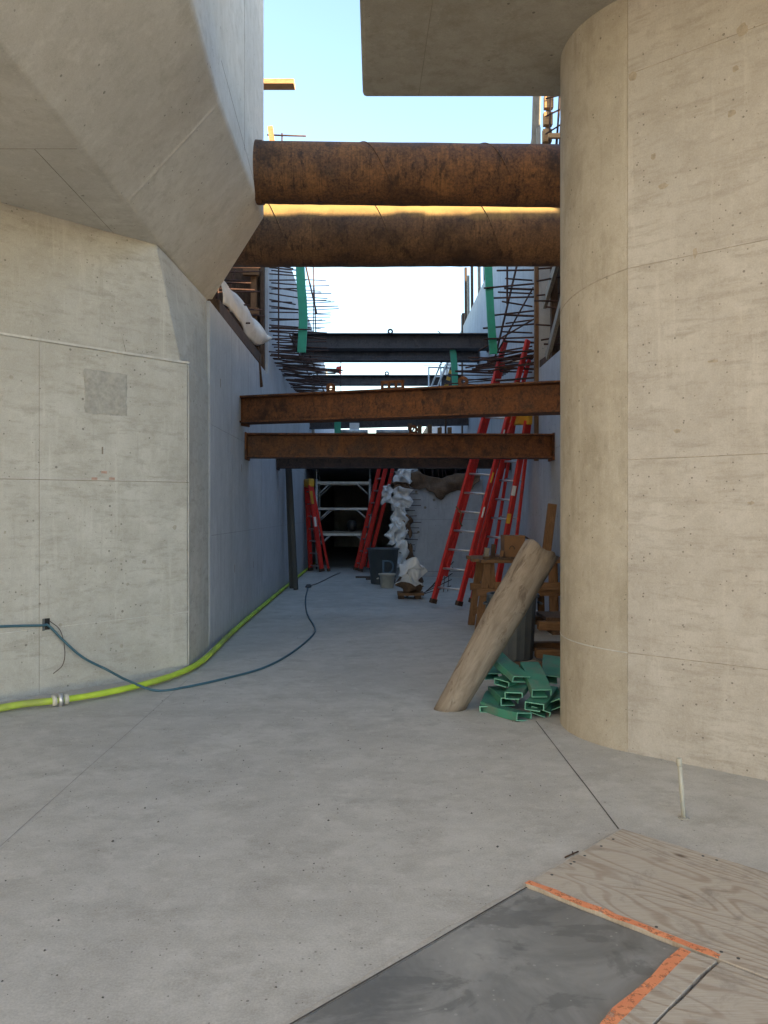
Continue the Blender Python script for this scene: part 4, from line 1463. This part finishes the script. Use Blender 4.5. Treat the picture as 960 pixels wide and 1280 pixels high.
tp = MB().grid(tarp_fn, 40, 14).build('canvas_tarp', M['tarp'], None, 0, .006)
tag(tp, 'cream canvas tarp draped over the timber on top of the trench wall', 'tarp')

# formwork, ladder side
fr = thing('timber_formwork', (2.6, 10.5, 3.55), 'dark timber formwork with slanted boards above the ladder side wall', 'formwork')
for k in range(6):
    MB().box((2.60, 9.6 + k * .36, 3.55), (2.64, 9.94 + k * .36, 5.35)).build('plank', M['lumber_dark'], fr)
for k in range(3):
    MB().box((2.48, 9.7 + k * .8, 3.55), (2.57, 9.79 + k * .8, 5.4)).build('stud', M['lumber_dark'], fr)
MB().bar((2.40, 11.2, 3.62), (2.46, 10.4, 4.35), .05, .12, (1, 0, 0)).build('slanted_board', M['lumber_grey'], fr)
MB().bar((2.42, 11.5, 4.42), (2.47, 10.7, 4.95), .05, .14, (1, 0, 0)).build('slanted_board', M['lumber_grey'], fr)
MB().bar((2.40, 11.62, 3.60), (2.44, 11.0, 3.60), .05, .10, (1, 0, 0)).build('slanted_board', M['lumber_dark'], fr)
for k in range(10):
    z = 3.75 + k * .16
    bar((2.7, 11.0 + (k % 3) * .15, z), (2.28 + J(.08), 11.1 + (k % 3) * .15, z + J(.08)), fr, .013)

# ------------------------------------------------------------------ things on top of the banks
def stick(name, p, q, w, h, mat, label, cat, group=None, side=None):
    o = MB().bar(p, q, w, h, side).build(name, M[mat], None, .004, 0, 1)
    return tag(o, label, cat, group)


stick('timber_plank', (-2.1, 13.6, 8.72), (-1.385, 13.6, 8.72), .22, .085, 'lumber_lit', 'pale plank end sticking out high beside the overhang against the sky', 'plank')
MB_ = thing('timber_prop', (-1.75, 13.6, 6.3), 'rough post and bar rising beside the overhang carrying the high plank', 'prop')
MB().bar((-1.98, 13.6, 6.3), (-1.98, 13.6, 8.67), .09, .09).build('post', M['lumber_dark'], MB_)
MB().bar((-1.70, 13.55, 7.3), (-1.80, 13.6, 8.0), .09, .05, (1, 0, 0)).build('board', M['lumber_lit'], MB_)
MB().tube([(-1.85, 13.6, 7.86), (-1.19, 13.6, 7.84)], .014, 6).build('bar', M['rebar'], MB_)
MB().tube([(-1.60, 13.62, 7.2), (-1.60, 13.62, 7.9)], .014, 6).build('bar', M['rebar'], MB_)

fence = thing('form_panel', (2.2, 20, 6.5), 'row of upright grey form boards on top of the ladder side wall', 'formwork')
for k, (u, v0, v1, Y) in enumerate(((583, 335, 420, 21.6), (588, 345, 400, 21.0), (592, 330, 385, 20.2), (598, 322, 372, 18.8), (603, 322, 360, 17.8))):
    a, b = at(u, v1, Y), at(u, v0, Y)
    MB().bar((XR + .05, Y, 6.3), (XR + .04, Y, max(b.z, 6.8)), .06, .12, (1, 0, 0)).build('board', M['lumber_grey' if k % 2 else 'lumber_dark'], fence)
MB().box((XR - .02, 21.9, 3.2), (XR + .16, 22.2, 6.9)).build('end_post', M['lumber_dark'], fence)
stick('upright_board', (2.56, 13.0, 6.4), (2.62, 13.0, 8.4), .13, .05, 'lumber_grey', 'tall pale grey board standing on the bank beside the pier top', 'board', None, (1, 0, 0))
stick('upright_board', (2.58, 12.7, 6.4), (2.58, 12.7, 7.55), .06, .05, 'lumber_grey', 'thin pale board standing beside the taller grey board', 'board', None, (1, 0, 0))
stick('upright_board', (2.46, 13.2, 6.4), (2.50, 13.2, 7.25), .08, .05, 'lumber_grey', 'short grey board standing highest over the end of the rusty pipe', 'board', None, (1, 0, 0))
stick('brace_board', (2.40, 13.3, 6.5), (2.66, 13.25, 8.0), .04, .04, 'beam_dark', 'dark slanted brace running up to the tall grey board', 'brace')
stick('steel_rod', (2.28, 13.3, 6.4), (2.28, 13.3, 7.15), .018, .018, 'rebar', 'single short rod standing on the wall above the rusty pipe', 'rod')
cage = thing('rebar_cage', (2.95, 12.8, 6.3), 'tied rebar cage with pale timber spacers standing on the bank beside the pier', 'rebar cage')
for k in range(7):
    MB().box((2.63 + .012 * k, 12.75, 6.55 + k * .27), (2.77 + .012 * k, 12.85, 6.75 + k * .27)).build('spacer_block', M['lumber_lit'], cage)
MB().tube([(2.70, 12.87, 6.3), (2.79, 12.87, 8.6)], .03, 8).build('upright', M['lumber_grey'], cage)
for k in range(7):
    MB().tube([(2.73 + k * .04, 12.7 + J(.05), 6.3), (2.87 + k * .04 + J(.1), 12.7 + J(.1), 8.7)], .016, 6).build('bar', M['rebar'], cage)
for k in range(7):
    MB().tube([(2.69, 12.68, 6.6 + k * .28), (3.1, 12.68, 6.75 + k * .28 + J(.15))], .013, 6).build('tie', M['rebar'], cage)
MB().box((2.72, 12.6, 7.35), (3.2, 12.66, 7.42)).build('cross_board', M['lumber_lit'], cage)

# ------------------------------------------------------------------ clutter over the tunnel roof
cl = thing('lumber_stack', (.5, 20.3, 3.12), 'pile of brown lumber and grey pipes on the tunnel roof', 'lumber')
for k in range(7):
    x = -.5 + k * .36
    z = 3.12 + (k % 3) * .1
    MB().box((x, 20.0, z), (x + .3 + J(.1), 20.12 + J(.03), z + .095)).build('board', M['lumber_x' if k % 2 else 'lumber_dark'], cl)
for k in range(5):
    MB().box((.8 + k * .25, 20.05, 3.40), (.9 + k * .25, 20.2, 3.62 + J(.05))).build('block', M['lumber_x'], cl)
MB().box((-1.2, 20.0, 3.12), (.7, 20.1, 3.42)).build('edge_board', M['lumber_dark'], cl)
MB().box((.55, 20.0, 3.325), (2.2, 20.1, 3.40)).build('edge_board', M['lumber_x'], cl)
MB().tube([(.0, 20.05, 3.47), (.85, 20.05, 3.47)], .05, 10).build('pipe', M['scaffold'], cl)
MB().tube([(-1.0, 20.05, 3.47), (-.2, 20.05, 3.47)], .05, 10).build('pipe', M['scaffold'], cl)
stick('upright_board', (-.55, 20.4, 3.1), (-.55, 20.4, 3.72), .25, .03, 'white_sheet', 'white panel edge standing on the tunnel roof near the small green cap', 'panel', None, (1, 0, 0))
gl = thing('small_ladder', (1.8, 21, 3.1), 'small grey ladder leaning on the tunnel roof behind the beams', 'ladder')
ladder(gl, at(506, 562, 21.4), at(514, 561, 21.2), at(553, 450, 21.4), at(561, 450, 21.2), .28, .025, .05, 'scaffold', False, 'scaffold')
yb_ = thing('warning_board', (2.1, 20.5, 4.3), 'yellow and black striped board beside the short hanging green strip', 'board')
for k in range(6):
    a, b = at(557 + k * 1.4, 484 - k * 4.2, 20.0), at(557 + (k + 1) * 1.4, 484 - (k + 1) * 4.2, 20.0)
    MB().bar(a, b, .10, .03, (1, 0, 0)).build('stripe', M['yellow' if k % 2 == 0 else 'black'], yb_)
MB().bar(at(557, 484, 20.05), Vector((at(557, 484, 20.05).x, 20.05, 3.12)), .05, .05, (1, 0, 0)).build('post', M['lumber_dark'], yb_)
hr = thing('guard_rail', (1.6, 21.9, 3.1), 'pale grey guard rail frame on the tunnel roof', 'rail')
for u in (536, 551):
    MB().tube([at(u, 560, 21.9), at(u, 459, 21.9)], .022, 8).build('post', M['scaffold'], hr)
MB().tube([at(535, 459, 21.9), at(566, 460, 21.9)], .022, 8).build('rail', M['scaffold'], hr)
rc = thing('rod_clamp', (XL + 1.05, 15.2, 4.1), 'small red clamp on the ends of the bundled bars', 'clamp')
p = at(423, 462, 15.2)
MB().hull([p + Vector(q) for q in ((-.05, 0, -.05), (.05, 0, -.10), (.02, 0, .0), (.06, 0, .07), (-.04, 0, .06), (0, .08, 0))]).build('clamp', M['red'], rc)
